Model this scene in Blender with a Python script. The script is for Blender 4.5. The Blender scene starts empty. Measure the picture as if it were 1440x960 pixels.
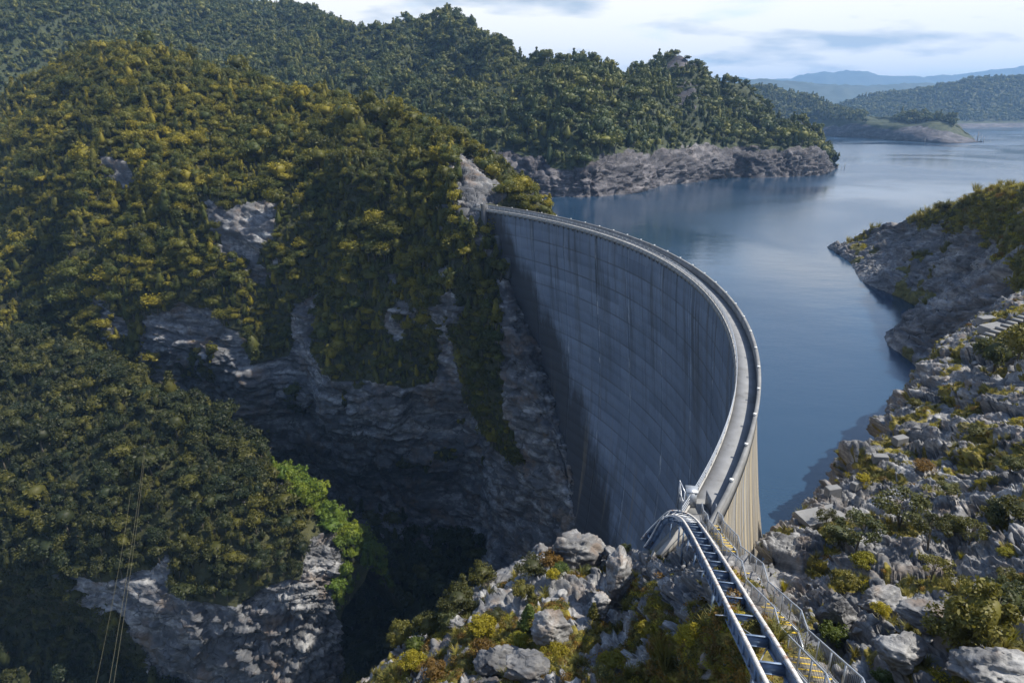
import bpy, math, random
import numpy as np
from mathutils import Vector, Matrix

# ------------------------------------------------------------------ camera, sky, sun, exposure
SC = bpy.context.scene
COL = SC.collection
CAMZ = 27.0
FPX = 960.0                      # focal length in photograph pixels (1440 wide)
PITCH = math.atan((480 - 156) / FPX)
cd = bpy.data.cameras.new('camera')
cam = bpy.data.objects.new('camera', cd); COL.objects.link(cam)
cam.location = (0, 0, CAMZ)
cam.rotation_euler = (math.pi / 2 - PITCH, 0, 0)
cd.sensor_width = 36.0; cd.lens = 24.0
cd.clip_start = 0.1; cd.clip_end = 60000
SC.camera = cam

SUN_EL = math.radians(53)
SUN_AZ = math.radians(93)        # to the right of the viewing direction (+y)
sdir = Vector((math.sin(SUN_AZ) * math.cos(SUN_EL), math.cos(SUN_AZ) * math.cos(SUN_EL), math.sin(SUN_EL)))
sl = bpy.data.lights.new('sun', 'SUN'); sl.energy = 5.0; sl.angle = math.radians(0.6); sl.color = (1.0, 0.93, 0.80)
sun = bpy.data.objects.new('sun', sl); COL.objects.link(sun)
sun.rotation_euler = sdir.to_track_quat('Z', 'Y').to_euler()
sun.location = (200, 120, 300)

W = bpy.data.worlds.new('World'); SC.world = W; W.use_nodes = True
nt = W.node_tree; nt.nodes.clear()
def wn(t, **k):
    n = nt.nodes.new(t)
    for a, b in k.items(): setattr(n, a, b)
    return n
out = wn('ShaderNodeOutputWorld')
sky = wn('ShaderNodeTexSky', sky_type='NISHITA', sun_disc=False)
sky.sun_elevation = SUN_EL; sky.sun_rotation = SUN_AZ
sky.air_density = 1.0; sky.dust_density = 0.6; sky.ozone_density = 1.4
bg1 = wn('ShaderNodeBackground'); bg1.inputs[1].default_value = 0.125
bg2 = wn('ShaderNodeBackground'); bg2.inputs[1].default_value = 0.84
tc = wn('ShaderNodeTexCoord'); sep = wn('ShaderNodeSeparateXYZ')
nt.links.new(tc.outputs['Generated'], sep.inputs[0])
def wmath(op, a, b=None, c=None, clamp=False):
    n = wn('ShaderNodeMath', operation=op); n.use_clamp = clamp
    for i, v in enumerate((a, b, c)):
        if v is None: continue
        if isinstance(v, (int, float)): n.inputs[i].default_value = v
        else: nt.links.new(v, n.inputs[i])
    return n.outputs[0]
zz = wmath('ADD', wmath('MAXIMUM', sep.outputs[2], 0.0), 0.16)
cmb = wn('ShaderNodeCombineXYZ')
nt.links.new(wmath('DIVIDE', sep.outputs[0], zz), cmb.inputs[0])
nt.links.new(wmath('DIVIDE', sep.outputs[1], zz), cmb.inputs[1])
nz = wn('ShaderNodeTexNoise'); nz.inputs['Scale'].default_value = 0.85; nz.inputs['Detail'].default_value = 7
nz.inputs['Roughness'].default_value = 0.55; nz.inputs['Distortion'].default_value = 0.35
nt.links.new(cmb.outputs[0], nz.inputs['Vector'])
# broken cloud: nearly closed towards the horizon, blue holes overhead (the same all round)
low = wmath('SUBTRACT', 1.0, wmath('MULTIPLY', sep.outputs[2], 2.1), clamp=True)
cf = wmath('ADD', nz.outputs['Fac'], wmath('MULTIPLY', low, 0.36))
mr = wn('ShaderNodeMapRange', interpolation_type='SMOOTHSTEP')
mr.inputs[1].default_value = 0.54; mr.inputs[2].default_value = 0.74
nt.links.new(cf, mr.inputs[0])
nz2 = wn('ShaderNodeTexNoise'); nz2.inputs['Scale'].default_value = 1.9; nz2.inputs['Detail'].default_value = 6
cmb2 = wn('ShaderNodeVectorMath', operation='MULTIPLY_ADD'); cmb2.inputs[1].default_value = (0.8, 1.0, 1.0); cmb2.inputs[2].default_value = (7.3, 1.9, 4.0)
nt.links.new(cmb.outputs[0], cmb2.inputs[0]); nt.links.new(cmb2.outputs[0], nz2.inputs['Vector'])
cr = wn('ShaderNodeValToRGB')
cr.color_ramp.elements[0].position = 0.35; cr.color_ramp.elements[0].color = (0.44, 0.51, 0.58, 1)
cr.color_ramp.elements[1].position = 0.50; cr.color_ramp.elements[1].color = (1.0, 0.965, 0.89, 1)
nt.links.new(nz2.outputs['Fac'], cr.inputs[0]); nt.links.new(cr.outputs[0], bg2.inputs[0])
mx = wn('ShaderNodeMixShader')
nt.links.new(sky.outputs[0], bg1.inputs[0]); nt.links.new(mr.outputs[0], mx.inputs[0])
nt.links.new(bg1.outputs[0], mx.inputs[1]); nt.links.new(bg2.outputs[0], mx.inputs[2]); nt.links.new(mx.outputs[0], out.inputs[0])

SC.view_settings.view_transform = 'Standard'; SC.view_settings.look = 'None'
SC.view_settings.exposure = 0.7; SC.view_settings.gamma = 1.0
SC.render.engine = 'CYCLES'
SC.cycles.max_bounces = 6; SC.cycles.diffuse_bounces = 2; SC.cycles.glossy_bounces = 2
SC.cycles.transmission_bounces = 2; SC.cycles.volume_bounces = 0; SC.cycles.transparent_max_bounces = 4

# ------------------------------------------------------------------ pixels <-> world
SP, CP = math.sin(PITCH), math.cos(PITCH)
def ray(px, py):
    a = (px - 720) / FPX; b = (480 - py) / FPX
    return np.array([a, CP + b * SP, -SP + b * CP])
CAM = np.array([0, 0, CAMZ])
def PY(px, py, Y):
    d = ray(px, py); return CAM + d * (Y / d[1])
def PZ(px, py, z):
    d = ray(px, py); return CAM + d * ((z - CAMZ) / d[2])
def PV(px, Y, z):
    t = Y * CP - (z - CAMZ) * SP
    return np.array([(px - 720) / FPX * t, Y, z])
def project(P):
    P = np.asarray(P, float) - CAM
    dep = P[..., 1] * CP - P[..., 2] * SP
    up = P[..., 1] * SP + P[..., 2] * CP
    dd = np.where(np.abs(dep) < 1e-3, 1e-3, dep)
    return 720 + FPX * P[..., 0] / dd, 480 - FPX * up / dd, dep

# ------------------------------------------------------------------ numpy noise
def _h(ix, iy, iz, s):
    n = (ix.astype(np.int64) * 374761393 + iy.astype(np.int64) * 668265263 + iz.astype(np.int64) * 2147483647 + s * 974711) & 0xFFFFFFFF
    n = ((n ^ (n >> 13)) * 1274126177) & 0xFFFFFFFF
    n = ((n ^ (n >> 15)) * 2246822519) & 0xFFFFFFFF
    return ((n ^ (n >> 16)) & 0xFFFFFF) / float(0xFFFFFF)
def vnoise(P, s=0):
    I = np.floor(P).astype(np.int64); f = P - I; f = f * f * f * (f * (f * 6 - 15) + 10)
    r = 0
    for dx in (0, 1):
        for dy in (0, 1):
            for dz in (0, 1):
                w = (f[:, 0] if dx else 1 - f[:, 0]) * (f[:, 1] if dy else 1 - f[:, 1]) * (f[:, 2] if dz else 1 - f[:, 2])
                r = r + w * _h(I[:, 0] + dx, I[:, 1] + dy, I[:, 2] + dz, s)
    return r * 2 - 1
def fbm(P, s=0, o=4, g=0.5):
    r = 0; a = 1; t = 0
    for i in range(o):
        r = r + a * vnoise(P * (2.03 ** i) + 17.3 * i, s + i); t += a; a *= g
    return r / t
def facets(P, s=0, tilt=0.8):
    """angular blocks: every jittered cell is a tilted plane of its own height"""
    I = np.floor(P).astype(np.int64); F = (P - I).astype(np.float32)
    best = np.full(len(P), 1e9, np.float32); sec = best.copy(); bc = np.zeros((len(P), 3), np.int64); bd = np.zeros((len(P), 3), np.float32)
    for dx in (-1, 0, 1):
        for dy in (-1, 0, 1):
            for dz in (-1, 0, 1):
                X, Y, Z = I[:, 0] + dx, I[:, 1] + dy, I[:, 2] + dz
                h = _h(X, Y, Z, s) * 4096.0; j0 = h / 4096.0; j1 = (h * 16.0) % 256 / 256.0; j2 = (h * 397.7) % 1.0
                D = np.stack([F[:, 0] - dx - j0, F[:, 1] - dy - j1, F[:, 2] - dz - j2], 1).astype(np.float32)
                d = (D * D).sum(1); m = d < best
                sec = np.where(m, best, np.minimum(sec, d)); best = np.where(m, d, best)
                bd[m] = D[m]; bc[m] = np.stack([X, Y, Z], 1)[m]
    g = np.stack([_h(bc[:, 0], bc[:, 1], bc[:, 2], s + 5 + k) for k in range(4)], 1) * 2 - 1
    return g[:, 3] * 0.6 + tilt * (bd * g[:, :3]).sum(1), np.sqrt(sec) - np.sqrt(best)
def sstep(a, b, x):
    t = np.clip((x - a) / (b - a), 0, 1); return t * t * (3 - 2 * t)
def inpoly(px, py, poly):
    c = np.zeros(px.shape, bool); n = len(poly)
    for i in range(n):
        x0, y0 = poly[i]; x1, y1 = poly[(i + 1) % n]
        if y0 == y1: continue
        c ^= ((y0 > py) != (y1 > py)) & (px < (x1 - x0) * (py - y0) / (y1 - y0) + x0)
    return c

# ------------------------------------------------------------------ mesh helpers
def mk_mesh(name, V, quads=None, tris=None, mats=(), qmat=None, tmat=None, smooth=False):
    me = bpy.data.meshes.new(name)
    V = np.asarray(V, np.float32).reshape(-1, 3)
    q = np.zeros((0, 4), np.int32) if quads is None or len(quads) == 0 else np.asarray(quads, np.int32)
    t = np.zeros((0, 3), np.int32) if tris is None or len(tris) == 0 else np.asarray(tris, np.int32)
    me.vertices.add(len(V)); me.vertices.foreach_set('co', V.ravel())
    L = np.concatenate([q.ravel(), t.ravel()])
    me.loops.add(len(L)); me.loops.foreach_set('vertex_index', L)
    npoly = len(q) + len(t)
    me.polygons.add(npoly)
    st = np.concatenate([np.arange(len(q)) * 4, len(q) * 4 + np.arange(len(t)) * 3]).astype(np.int32)
    me.polygons.foreach_set('loop_start', st)
    for m in mats: me.materials.append(m)
    if qmat is not None or tmat is not None:
        a = np.zeros(len(q), np.int32) if qmat is None else np.broadcast_to(np.asarray(qmat, np.int32), (len(q),))
        b = np.zeros(len(t), np.int32) if tmat is None else np.broadcast_to(np.asarray(tmat, np.int32), (len(t),))
        me.polygons.foreach_set('material_index', np.concatenate([a, b]))
    if smooth: me.polygons.foreach_set('use_smooth', np.ones(npoly, bool))
    me.update(calc_edges=True); me.validate()
    return me
def link(name, data=None, parent=None, loc=None):
    o = bpy.data.objects.new(name, data); COL.objects.link(o)
    if parent is not None: o.parent = parent
    if loc is not None: o.location = loc
    return o
def tag(o, label=None, cat=None, group=None, kind=None):
    if label: o['label'] = label
    if cat: o['category'] = cat
    if group: o['group'] = group
    if kind: o['kind'] = kind
    return o
class MB:
    def __init__(s): s.V = []; s.Q = []; s.T = []; s.n = 0
    def add(s, V, Q=(), T=()):
        s.V.append(np.asarray(V, float))
        if len(Q): s.Q.append(np.asarray(Q) + s.n)
        if len(T): s.T.append(np.asarray(T) + s.n)
        s.n += len(V)
    def box(s, c, size, R=None):
        h = np.array(size) / 2.0
        v = np.array([(x, y, z) for x in (-1, 1) for y in (-1, 1) for z in (-1, 1)], float) * h
        if R is not None: v = v @ np.asarray(R).T
        s.add(v + np.asarray(c, float), [(0, 1, 3, 2), (4, 6, 7, 5), (0, 4, 5, 1), (2, 3, 7, 6), (0, 2, 6, 4), (1, 5, 7, 3)])
    def bar(s, a, b, w, h, up=(0, 0, 1)):
        a = np.asarray(a, float); b = np.asarray(b, float); d = b - a; L = np.linalg.norm(d); d /= L
        u = np.asarray(up, float); sd = np.cross(d, u); sd /= np.linalg.norm(sd); u = np.cross(sd, d)
        s.box((a + b) / 2, (w, L, h), np.stack([sd, d, u], 1))
    def tube(s, P, r, n=6, cap=True):
        P = np.asarray(P, float); r = np.broadcast_to(np.asarray(r, float), (len(P),))
        T = np.gradient(P, axis=0); T /= np.linalg.norm(T, axis=1)[:, None] + 1e-9
        ref = np.array([0, 0, 1.0]) if abs(T[0][2]) < 0.9 else np.array([1.0, 0, 0])
        V = []
        for p, t, rr in zip(P, T, r):
            a = np.cross(t, ref); a /= np.linalg.norm(a) + 1e-9; b = np.cross(t, a)
            for k in range(n):
                an = 2 * math.pi * k / n; V.append(p + rr * (math.cos(an) * a + math.sin(an) * b))
        Q = [(i * n + k, i * n + (k + 1) % n, (i + 1) * n + (k + 1) % n, (i + 1) * n + k) for i in range(len(P) - 1) for k in range(n)]
        T3 = []
        if cap:
            m = (len(P) - 1) * n
            T3 = [(0, k + 1, k) for k in range(1, n - 1)] + [(m, m + k, m + k + 1) for k in range(1, n - 1)]
        s.add(V, Q, T3)
    def arrays(s):
        return np.concatenate(s.V), (np.concatenate(s.Q) if s.Q else np.zeros((0, 4), int)), (np.concatenate(s.T) if s.T else np.zeros((0, 3), int))
    def build(s, name, mat, parent=None, smooth=False, loc=None):
        V, Q, T = s.arrays()
        return link(name, mk_mesh(name, V, Q, T, [mat], smooth=smooth), parent, loc)

# ------------------------------------------------------------------ materials
def mat(name):
    m = bpy.data.materials.new(name); m.use_nodes = True
    t = m.node_tree; b = t.nodes['Principled BSDF']
    return m, t, b
class NT:
    def __init__(s, t): s.t = t
    def n(s, ty, inp=None, **k):
        x = s.t.nodes.new(ty)
        for a, b in k.items(): setattr(x, a, b)
        for a, b in (inp or {}).items():
            if hasattr(b, 'is_linked'): s.t.links.new(b, x.inputs[a])
            else: x.inputs[a].default_value = b
        return x
    def math(s, op, a, b=0.0, clamp=False):
        x = s.n('ShaderNodeMath', {0: a, 1: b}, operation=op); x.use_clamp = clamp; return x.outputs[0]
    def noise(s, vec, scale, detail=4, rough=0.55, dist=0.0):
        return s.n('ShaderNodeTexNoise', {'Vector': vec, 'Scale': scale, 'Detail': detail, 'Roughness': rough, 'Distortion': dist}).outputs['Fac']
    def mapv(s, vec, scale=(1, 1, 1), rot=(0, 0, 0), loc=(0, 0, 0)):
        return s.n('ShaderNodeMapping', {'Vector': vec, 'Scale': scale, 'Rotation': rot, 'Location': loc}).outputs[0]
    def ramp(s, fac, els):
        x = s.n('ShaderNodeValToRGB', {0: fac}); e = x.color_ramp.elements
        while len(e) < len(els): e.new(0.5)
        for i, (p, c) in enumerate(els):
            e[i].position = p; e[i].color = tuple(c) + (1,) if len(c) == 3 else c
        return x.outputs[0]
    def mr(s, v, a, b, c=0.0, d=1.0):
        return s.n('ShaderNodeMapRange', {0: v, 1: a, 2: b, 3: c, 4: d}, interpolation_type='SMOOTHSTEP').outputs[0]
    def mix(s, f, a, b, bt='MIX'):
        x = s.n('ShaderNodeMix', data_type='RGBA', blend_type=bt)
        for i, v in ((0, f), (6, a), (7, b)):
            if hasattr(v, 'is_linked'): s.t.links.new(v, x.inputs[i])
            else: x.inputs[i].default_value = v if i == 0 else (tuple(v) + (1,) if len(v) == 3 else v)
        return x.outputs[2]
    def link(s, a, b): s.t.links.new(a, b)

def terrain_mat(name, rock_d, rock_m, rock_l, soil_a, soil_b, sc=1.0, dip=(0.35, 0.25, 0.0), bump=1.0, warm=(0.16, 0.10, 0.055), warmth=0.35, crk=1.0):
    m, t, b = mat(name); N = NT(t)
    pos = N.n('ShaderNodeNewGeometry').outputs['Position']
    lay = N.mapv(pos, (0.25 * sc, 0.25 * sc, 1.3 * sc), dip)
    iso = N.mapv(pos, (sc, sc, sc))
    n1 = N.noise(lay, 1.0, 6, 0.66, 0.2)
    n2 = N.noise(iso, 0.12, 4, 0.6)
    n3 = N.noise(iso, 2.2, 5, 0.65)
    vor = N.n('ShaderNodeTexVoronoi', {'Vector': N.mapv(pos, (0.5 * sc, 0.5 * sc, 1.1 * sc), dip), 'Scale': 1.0}, feature='DISTANCE_TO_EDGE').outputs[0]
    f = N.math('ADD', N.math('MULTIPLY', n1, 0.55), N.math('ADD', N.math('MULTIPLY', n2, 0.3), N.math('MULTIPLY', n3, 0.2)))
    rock = N.ramp(f, [(0.36, rock_d), (0.52, rock_m), (0.66, rock_l)])
    rock = N.mix(N.math('MULTIPLY', N.mr(N.noise(iso, 0.35, 5, 0.6), 0.5, 0.68), warmth), rock, warm)
    crack = N.math('SUBTRACT', 1.0, N.math('MULTIPLY', N.math('SUBTRACT', 1.0, N.mr(vor, 0.0, 0.035)), N.math('MULTIPLY', N.mr(N.noise(iso, 0.5, 3), 0.45, 0.65), crk)))
    rock = N.mix(crack, tuple(x * 0.35 for x in rock_d), rock)
    rock = N.mix(N.math('MULTIPLY', N.mr(N.noise(N.mapv(pos, (0.3, 0.3, 0.3), loc=(9, 4, 2)), 0.9, 5, 0.65), 0.48, 0.64), 0.6), rock, tuple(x * 0.8 for x in rock_d))
    soil = N.ramp(N.noise(iso, 0.9, 5, 0.65), [(0.35, soil_a), (0.65, soil_b)])
    veg = N.n('ShaderNodeAttribute', attribute_name='veg').outputs['Fac']
    vf = N.mr(N.math('ADD', veg, N.math('MULTIPLY', N.math('SUBTRACT', n3, 0.5), 0.9)), 0.42, 0.58)
    N.link(N.mix(vf, rock, soil), b.inputs['Base Color'])
    b.inputs['Roughness'].default_value = 0.78
    b.inputs['Specular IOR Level'].default_value = 0.35
    hgt = N.math('ADD', N.math('MULTIPLY', n1, 0.5), N.math('ADD', N.math('MULTIPLY', n3, 0.25), N.math('MULTIPLY', crack, 0.2)))
    bp = N.n('ShaderNodeBump', {'Height': hgt, 'Strength': 0.8, 'Distance': 0.5 * bump / sc})
    N.link(bp.outputs[0], b.inputs['Normal'])
    return m
def leaf_mat(name, dark, midc, light, transl=0.35, tcol=None, rough=0.55):
    m, t, b = mat(name); N = NT(t)
    isl = N.n('ShaderNodeNewGeometry').outputs['Random Per Island']
    rnd = N.n('ShaderNodeObjectInfo').outputs['Random']
    pos = N.n('ShaderNodeNewGeometry').outputs['Position']
    big = N.math('ADD', N.math('MULTIPLY', N.noise(N.mapv(pos, (1, 1, 0.5)), 0.03, 4, 0.6), 0.6), N.math('MULTIPLY', N.noise(pos, 0.009, 2), 0.4))
    f = N.math('ADD', N.math('MULTIPLY', rnd, 0.62), N.math('ADD', N.math('MULTIPLY', isl, 0.25), N.math('MULTIPLY', N.math('SUBTRACT', big, 0.5), 1.5)))
    c = N.ramp(f, [(0.06, dark), (0.42, midc), (0.85, light)])
    hue = N.math('FRACT', N.math('MULTIPLY', rnd, 17.31))
    c = N.mix(N.math('MULTIPLY', N.mr(hue, 0.55, 0.75), 0.75), c, N.mix(0.5, dark, (midc[0] * 0.75, midc[1] * 1.05, midc[2] * 1.9)))     # greyer, greener kinds among the rest
    N.link(c, b.inputs['Base Color']); b.inputs['Roughness'].default_value = rough; b.inputs['Specular IOR Level'].default_value = 0.3
    if transl > 0:
        tr = N.n('ShaderNodeBsdfTranslucent', {'Color': N.mix(0.5, c, tcol or light)})
        ms = N.n('ShaderNodeMixShader', {0: transl}); N.link(b.outputs[0], ms.inputs[1]); N.link(tr.outputs[0], ms.inputs[2])
        N.link(ms.outputs[0], t.nodes['Material Output'].inputs['Surface'])
    return m
def plain_mat(name, col, rough=0.6, metal=0.0, var=0.25, scale=3.0, dirt=None, bump=0.0):
    m, t, b = mat(name); N = NT(t)
    pos = N.n('ShaderNodeTexCoord').outputs['Object']
    n = N.noise(pos, scale, 6, 0.6)
    c = N.ramp(n, [(0.3, tuple(x * (1 - var) for x in col)), (0.7, tuple(min(1, x * (1 + var)) for x in col))])
    if dirt: c = N.mix(N.mr(N.noise(pos, scale * 0.6, 7, 0.7), 0.52, 0.66), c, dirt)
    N.link(c, b.inputs['Base Color']); b.inputs['Roughness'].default_value = rough; b.inputs['Metallic'].default_value = metal
    if bump:
        bp = N.n('ShaderNodeBump', {'Height': n, 'Strength': 0.6, 'Distance': bump}); N.link(bp.outputs[0], b.inputs['Normal'])
    return m

M = {}
M['cliff'] = terrain_mat('cliff_rock', (0.045, 0.048, 0.056), (0.105, 0.108, 0.118), (0.38, 0.38, 0.385), (0.018, 0.022, 0.008), (0.05, 0.05, 0.015), 0.35, warmth=0.55)
M['near_rock'] = terrain_mat('foreground_rock', (0.055, 0.057, 0.064), (0.145, 0.146, 0.152), (0.40, 0.398, 0.395), (0.06, 0.05, 0.016), (0.20, 0.165, 0.025), 1.5, bump=0.8, warmth=0.45, crk=0.5)
M['bank_rock'] = terrain_mat('shore_rock', (0.055, 0.058, 0.066), (0.14, 0.14, 0.15), (0.36, 0.355, 0.35), (0.05, 0.05, 0.015), (0.15, 0.13, 0.03), 0.55, warmth=0.3)
M['hill'] = terrain_mat('forest_hill', (0.020, 0.020, 0.026), (0.052, 0.050, 0.060), (0.17, 0.16, 0.17), (0.014, 0.022, 0.008), (0.04, 0.05, 0.014), 0.22, warmth=0.12)
M['floor'] = terrain_mat('gorge_ground', (0.03, 0.032, 0.038), (0.07, 0.07, 0.078), (0.15, 0.15, 0.15), (0.012, 0.018, 0.006), (0.03, 0.035, 0.01), 0.4)
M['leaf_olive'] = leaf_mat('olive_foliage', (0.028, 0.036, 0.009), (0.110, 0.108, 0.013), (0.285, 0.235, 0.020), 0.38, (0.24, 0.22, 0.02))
M['leaf_mound'] = leaf_mat('shade_darkened_foliage', (0.013, 0.019, 0.006), (0.040, 0.044, 0.010), (0.105, 0.098, 0.015), 0.30, (0.09, 0.12, 0.015))  # shade on the bluff put into the colour: olive leaves darkened
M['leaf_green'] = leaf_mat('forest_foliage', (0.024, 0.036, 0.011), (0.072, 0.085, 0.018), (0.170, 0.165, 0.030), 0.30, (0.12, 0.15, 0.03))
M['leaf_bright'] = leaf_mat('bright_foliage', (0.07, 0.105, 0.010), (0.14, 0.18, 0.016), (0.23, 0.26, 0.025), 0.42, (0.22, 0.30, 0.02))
M['leaf_fresh'] = leaf_mat('fresh_green_foliage', (0.05, 0.07, 0.014), (0.10, 0.125, 0.02), (0.17, 0.185, 0.03), 0.35, (0.16, 0.2, 0.02))
M['leaf_shrub'] = leaf_mat('shrub_foliage', (0.035, 0.040, 0.014), (0.085, 0.085, 0.02), (0.17, 0.15, 0.028), 0.3, (0.2, 0.18, 0.02))
M['leaf_yellow'] = leaf_mat('yellow_foliage', (0.14, 0.12, 0.010), (0.26, 0.22, 0.015), (0.40, 0.32, 0.02), 0.35, (0.4, 0.35, 0.02))
M['leaf_rust'] = leaf_mat('rusty_foliage', (0.08, 0.05, 0.012), (0.17, 0.095, 0.015), (0.28, 0.15, 0.02), 0.3, (0.3, 0.16, 0.02))
M['straw'] = leaf_mat('straw_blades', (0.09, 0.085, 0.02), (0.18, 0.16, 0.03), (0.30, 0.25, 0.06), 0.3)
M['bark'] = plain_mat('bark', (0.10, 0.085, 0.065), 0.85, 0, 0.4, 4)
M['dead'] = plain_mat('dead_wood', (0.30, 0.28, 0.26), 0.85, 0, 0.3, 2)
M['stone'] = terrain_mat('loose_stone', (0.07, 0.072, 0.08), (0.17, 0.172, 0.18), (0.42, 0.42, 0.415), (0.1, 0.1, 0.1), (0.2, 0.2, 0.2), 2.2, bump=0.5, warmth=0.3, crk=0.5)
M['steel_blue'] = plain_mat('blue_painted_steel', (0.15, 0.21, 0.31), 0.5, 0.15, 0.3, 2.5, (0.13, 0.10, 0.085))
M['rail'] = plain_mat('worn_rail_steel', (0.55, 0.53, 0.50), 0.5, 0.1, 0.3, 5, (0.25, 0.13, 0.075))
M['galv'] = plain_mat('galvanised_steel', (0.42, 0.44, 0.47), 0.42, 0.6, 0.18, 8)
M['grating'] = plain_mat('grating_steel', (0.26, 0.24, 0.20), 0.6, 0.3, 0.25, 9)
M['mesh_panel'] = plain_mat('dark_grating', (0.14, 0.15, 0.17), 0.6, 0.35, 0.25, 9)
M['yellow'] = plain_mat('yellow_nosing', (0.62, 0.42, 0.035), 0.6, 0, 0.25, 9)
M['concrete'] = plain_mat('plain_concrete', (0.17, 0.172, 0.175), 0.85, 0, 0.3, 0.6, (0.14, 0.135, 0.125), 0.03)
M['concrete_pale'] = plain_mat('pale_concrete', (0.30, 0.295, 0.285), 0.85, 0, 0.2, 0.9, (0.25, 0.24, 0.22), 0.02)
M['deck'] = plain_mat('deck_concrete', (0.20, 0.205, 0.215), 0.85, 0, 0.2, 0.5, (0.14, 0.14, 0.145), 0.02)
M['concrete_dark'] = plain_mat('damp_concrete', (0.085, 0.088, 0.095), 0.85, 0, 0.3, 0.6, (0.05, 0.05, 0.05), 0.03)
M['white'] = plain_mat('white_fitting', (0.75, 0.74, 0.70), 0.5, 0, 0.1, 3)
M['cable'] = plain_mat('yellowed_cable', (0.15, 0.135, 0.075), 0.6, 0.2, 0.1, 3)

# dam concrete: UV.x = metres along the arc, UV.y = height
def dam_mat(name, upstream):
    m, t, b = mat(name); N = NT(t)
    uv = N.n('ShaderNodeUVMap', uv_map='arc').outputs[0]
    s = N.n('ShaderNodeSeparateXYZ', {0: uv}); u, v = s.outputs[0], s.outputs[1]
    joint = N.n('ShaderNodeAttribute', attribute_name='joint').outputs['Fac']
    far_dark = N.n('ShaderNodeAttribute', attribute_name='far_dark').outputs['Fac']
    base = N.ramp(N.noise(N.mapv(uv, (0.06, 0.12, 1)), 1.0, 7, 0.62), [(0.3, (0.095, 0.122, 0.172)), (0.72, (0.195, 0.240, 0.320))])
    # pours: every 3 m lift has a tone of its own, every second shade differs along the arc
    lift = N.math('FLOOR', N.math('DIVIDE', v, 3.0))
    blk = N.math('FLOOR', N.math('DIVIDE', u, 14.4))
    wn_ = N.n('ShaderNodeTexWhiteNoise', {0: N.n('ShaderNodeCombineXYZ', {0: lift, 1: blk}).outputs[0]}, noise_dimensions='2D').outputs[0]
    base = N.mix(0.42, base, N.ramp(wn_, [(0.0, (0.090, 0.116, 0.164)), (1.0, (0.200, 0.245, 0.325))]))
    seam = N.n('ShaderNodeMath', {0: v, 1: 3.0}, operation='PINGPONG').outputs[0]
    seam = N.math('SUBTRACT', 1.0, N.mr(seam, 0.02, 0.30))
    base = N.mix(N.math('MULTIPLY', seam, N.mr(N.noise(N.mapv(uv, (0.09, 0.3, 1)), 1.0, 4), 0.35, 0.65, 0.3, 0.9)), base, (0.075, 0.082, 0.10))
    # long runs of dark water stain from the crest
    st = N.noise(N.mapv(uv, (0.42, 0.016, 1)), 1.0, 5, 0.68)
    fade = N.mr(v, -46.0, -1.0, 0.10, 1.0)
    stf = N.math('MULTIPLY', N.math('MULTIPLY', N.mr(st, 0.50, 0.60), N.mr(N.noise(N.mapv(uv, (0.05, 0.03, 1), loc=(4, 8, 0)), 1.0, 3), 0.36, 0.58)), fade)
    base = N.mix(N.math('MULTIPLY', stf, 0.85), base, (0.052, 0.055, 0.062))
    st2 = N.noise(N.mapv(uv, (0.25, 0.02, 1), loc=(31, 5, 0)), 1.0, 7, 0.75)
    base = N.mix(N.math('MULTIPLY', N.mr(st2, 0.50, 0.64), 0.55), base, (0.09, 0.092, 0.10))
    # lime runs beside the contraction joints
    wh = N.noise(N.mapv(uv, (1.3, 0.10, 1), loc=(3, 9, 0)), 1.0, 5, 0.7)
    near = N.mr(joint, 0.30, 0.95)
    base = N.mix(N.math('MULTIPLY', N.mr(wh, 0.56, 0.63), N.math('ADD', N.math('MULTIPLY', near, 0.55), 0.05)), base, (0.72, 0.72, 0.72))
    base = N.mix(N.math('MULTIPLY', N.mr(joint, 0.93, 1.0), 0.8), base, (0.045, 0.045, 0.05))
    if upstream:
        y = N.noise(N.mapv(uv, (1.1, 0.015, 1)), 1.0, 5, 0.7)
        base = N.mix(N.mr(y, 0.42, 0.6, 0.0, 0.9), (0.42, 0.36, 0.25), base)
        y2 = N.noise(N.mapv(uv, (2.2, 0.02, 1), loc=(8, 0, 0)), 1.0, 4, 0.7)
        base = N.mix(N.mr(y2, 0.48, 0.58, 0.0, 0.9), base, (0.10, 0.085, 0.07))
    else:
        dn = N.math('ADD', far_dark, N.math('MULTIPLY', N.math('SUBTRACT', N.noise(N.mapv(uv, (0.22, 0.05, 1), loc=(2, 2, 0)), 1.0, 6, 0.7), 0.5), 0.9))
        base = N.mix(N.math('MULTIPLY', N.mr(dn, 0.36, 0.70), 0.9), base, (0.026, 0.027, 0.032))  # face turns darker towards the far rock wall, edge broken by noise
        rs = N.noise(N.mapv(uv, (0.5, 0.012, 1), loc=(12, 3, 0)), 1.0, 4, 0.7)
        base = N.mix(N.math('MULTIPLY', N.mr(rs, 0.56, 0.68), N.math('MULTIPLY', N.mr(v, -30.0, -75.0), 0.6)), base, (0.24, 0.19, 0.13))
    N.link(base, b.inputs['Base Color']); b.inputs['Roughness'].default_value = 0.72
    h = N.math('ADD', N.noise(N.mapv(uv, (1, 1, 1)), 0.8, 7, 0.65), N.math('MULTIPLY', seam, -0.35))
    bp = N.n('ShaderNodeBump', {'Height': h, 'Strength': 0.5, 'Distance': 0.12}); N.link(bp.outputs[0], b.inputs['Normal'])
    return m
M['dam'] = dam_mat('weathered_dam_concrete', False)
M['dam_up'] = dam_mat('stained_upstream_concrete', True)

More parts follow.
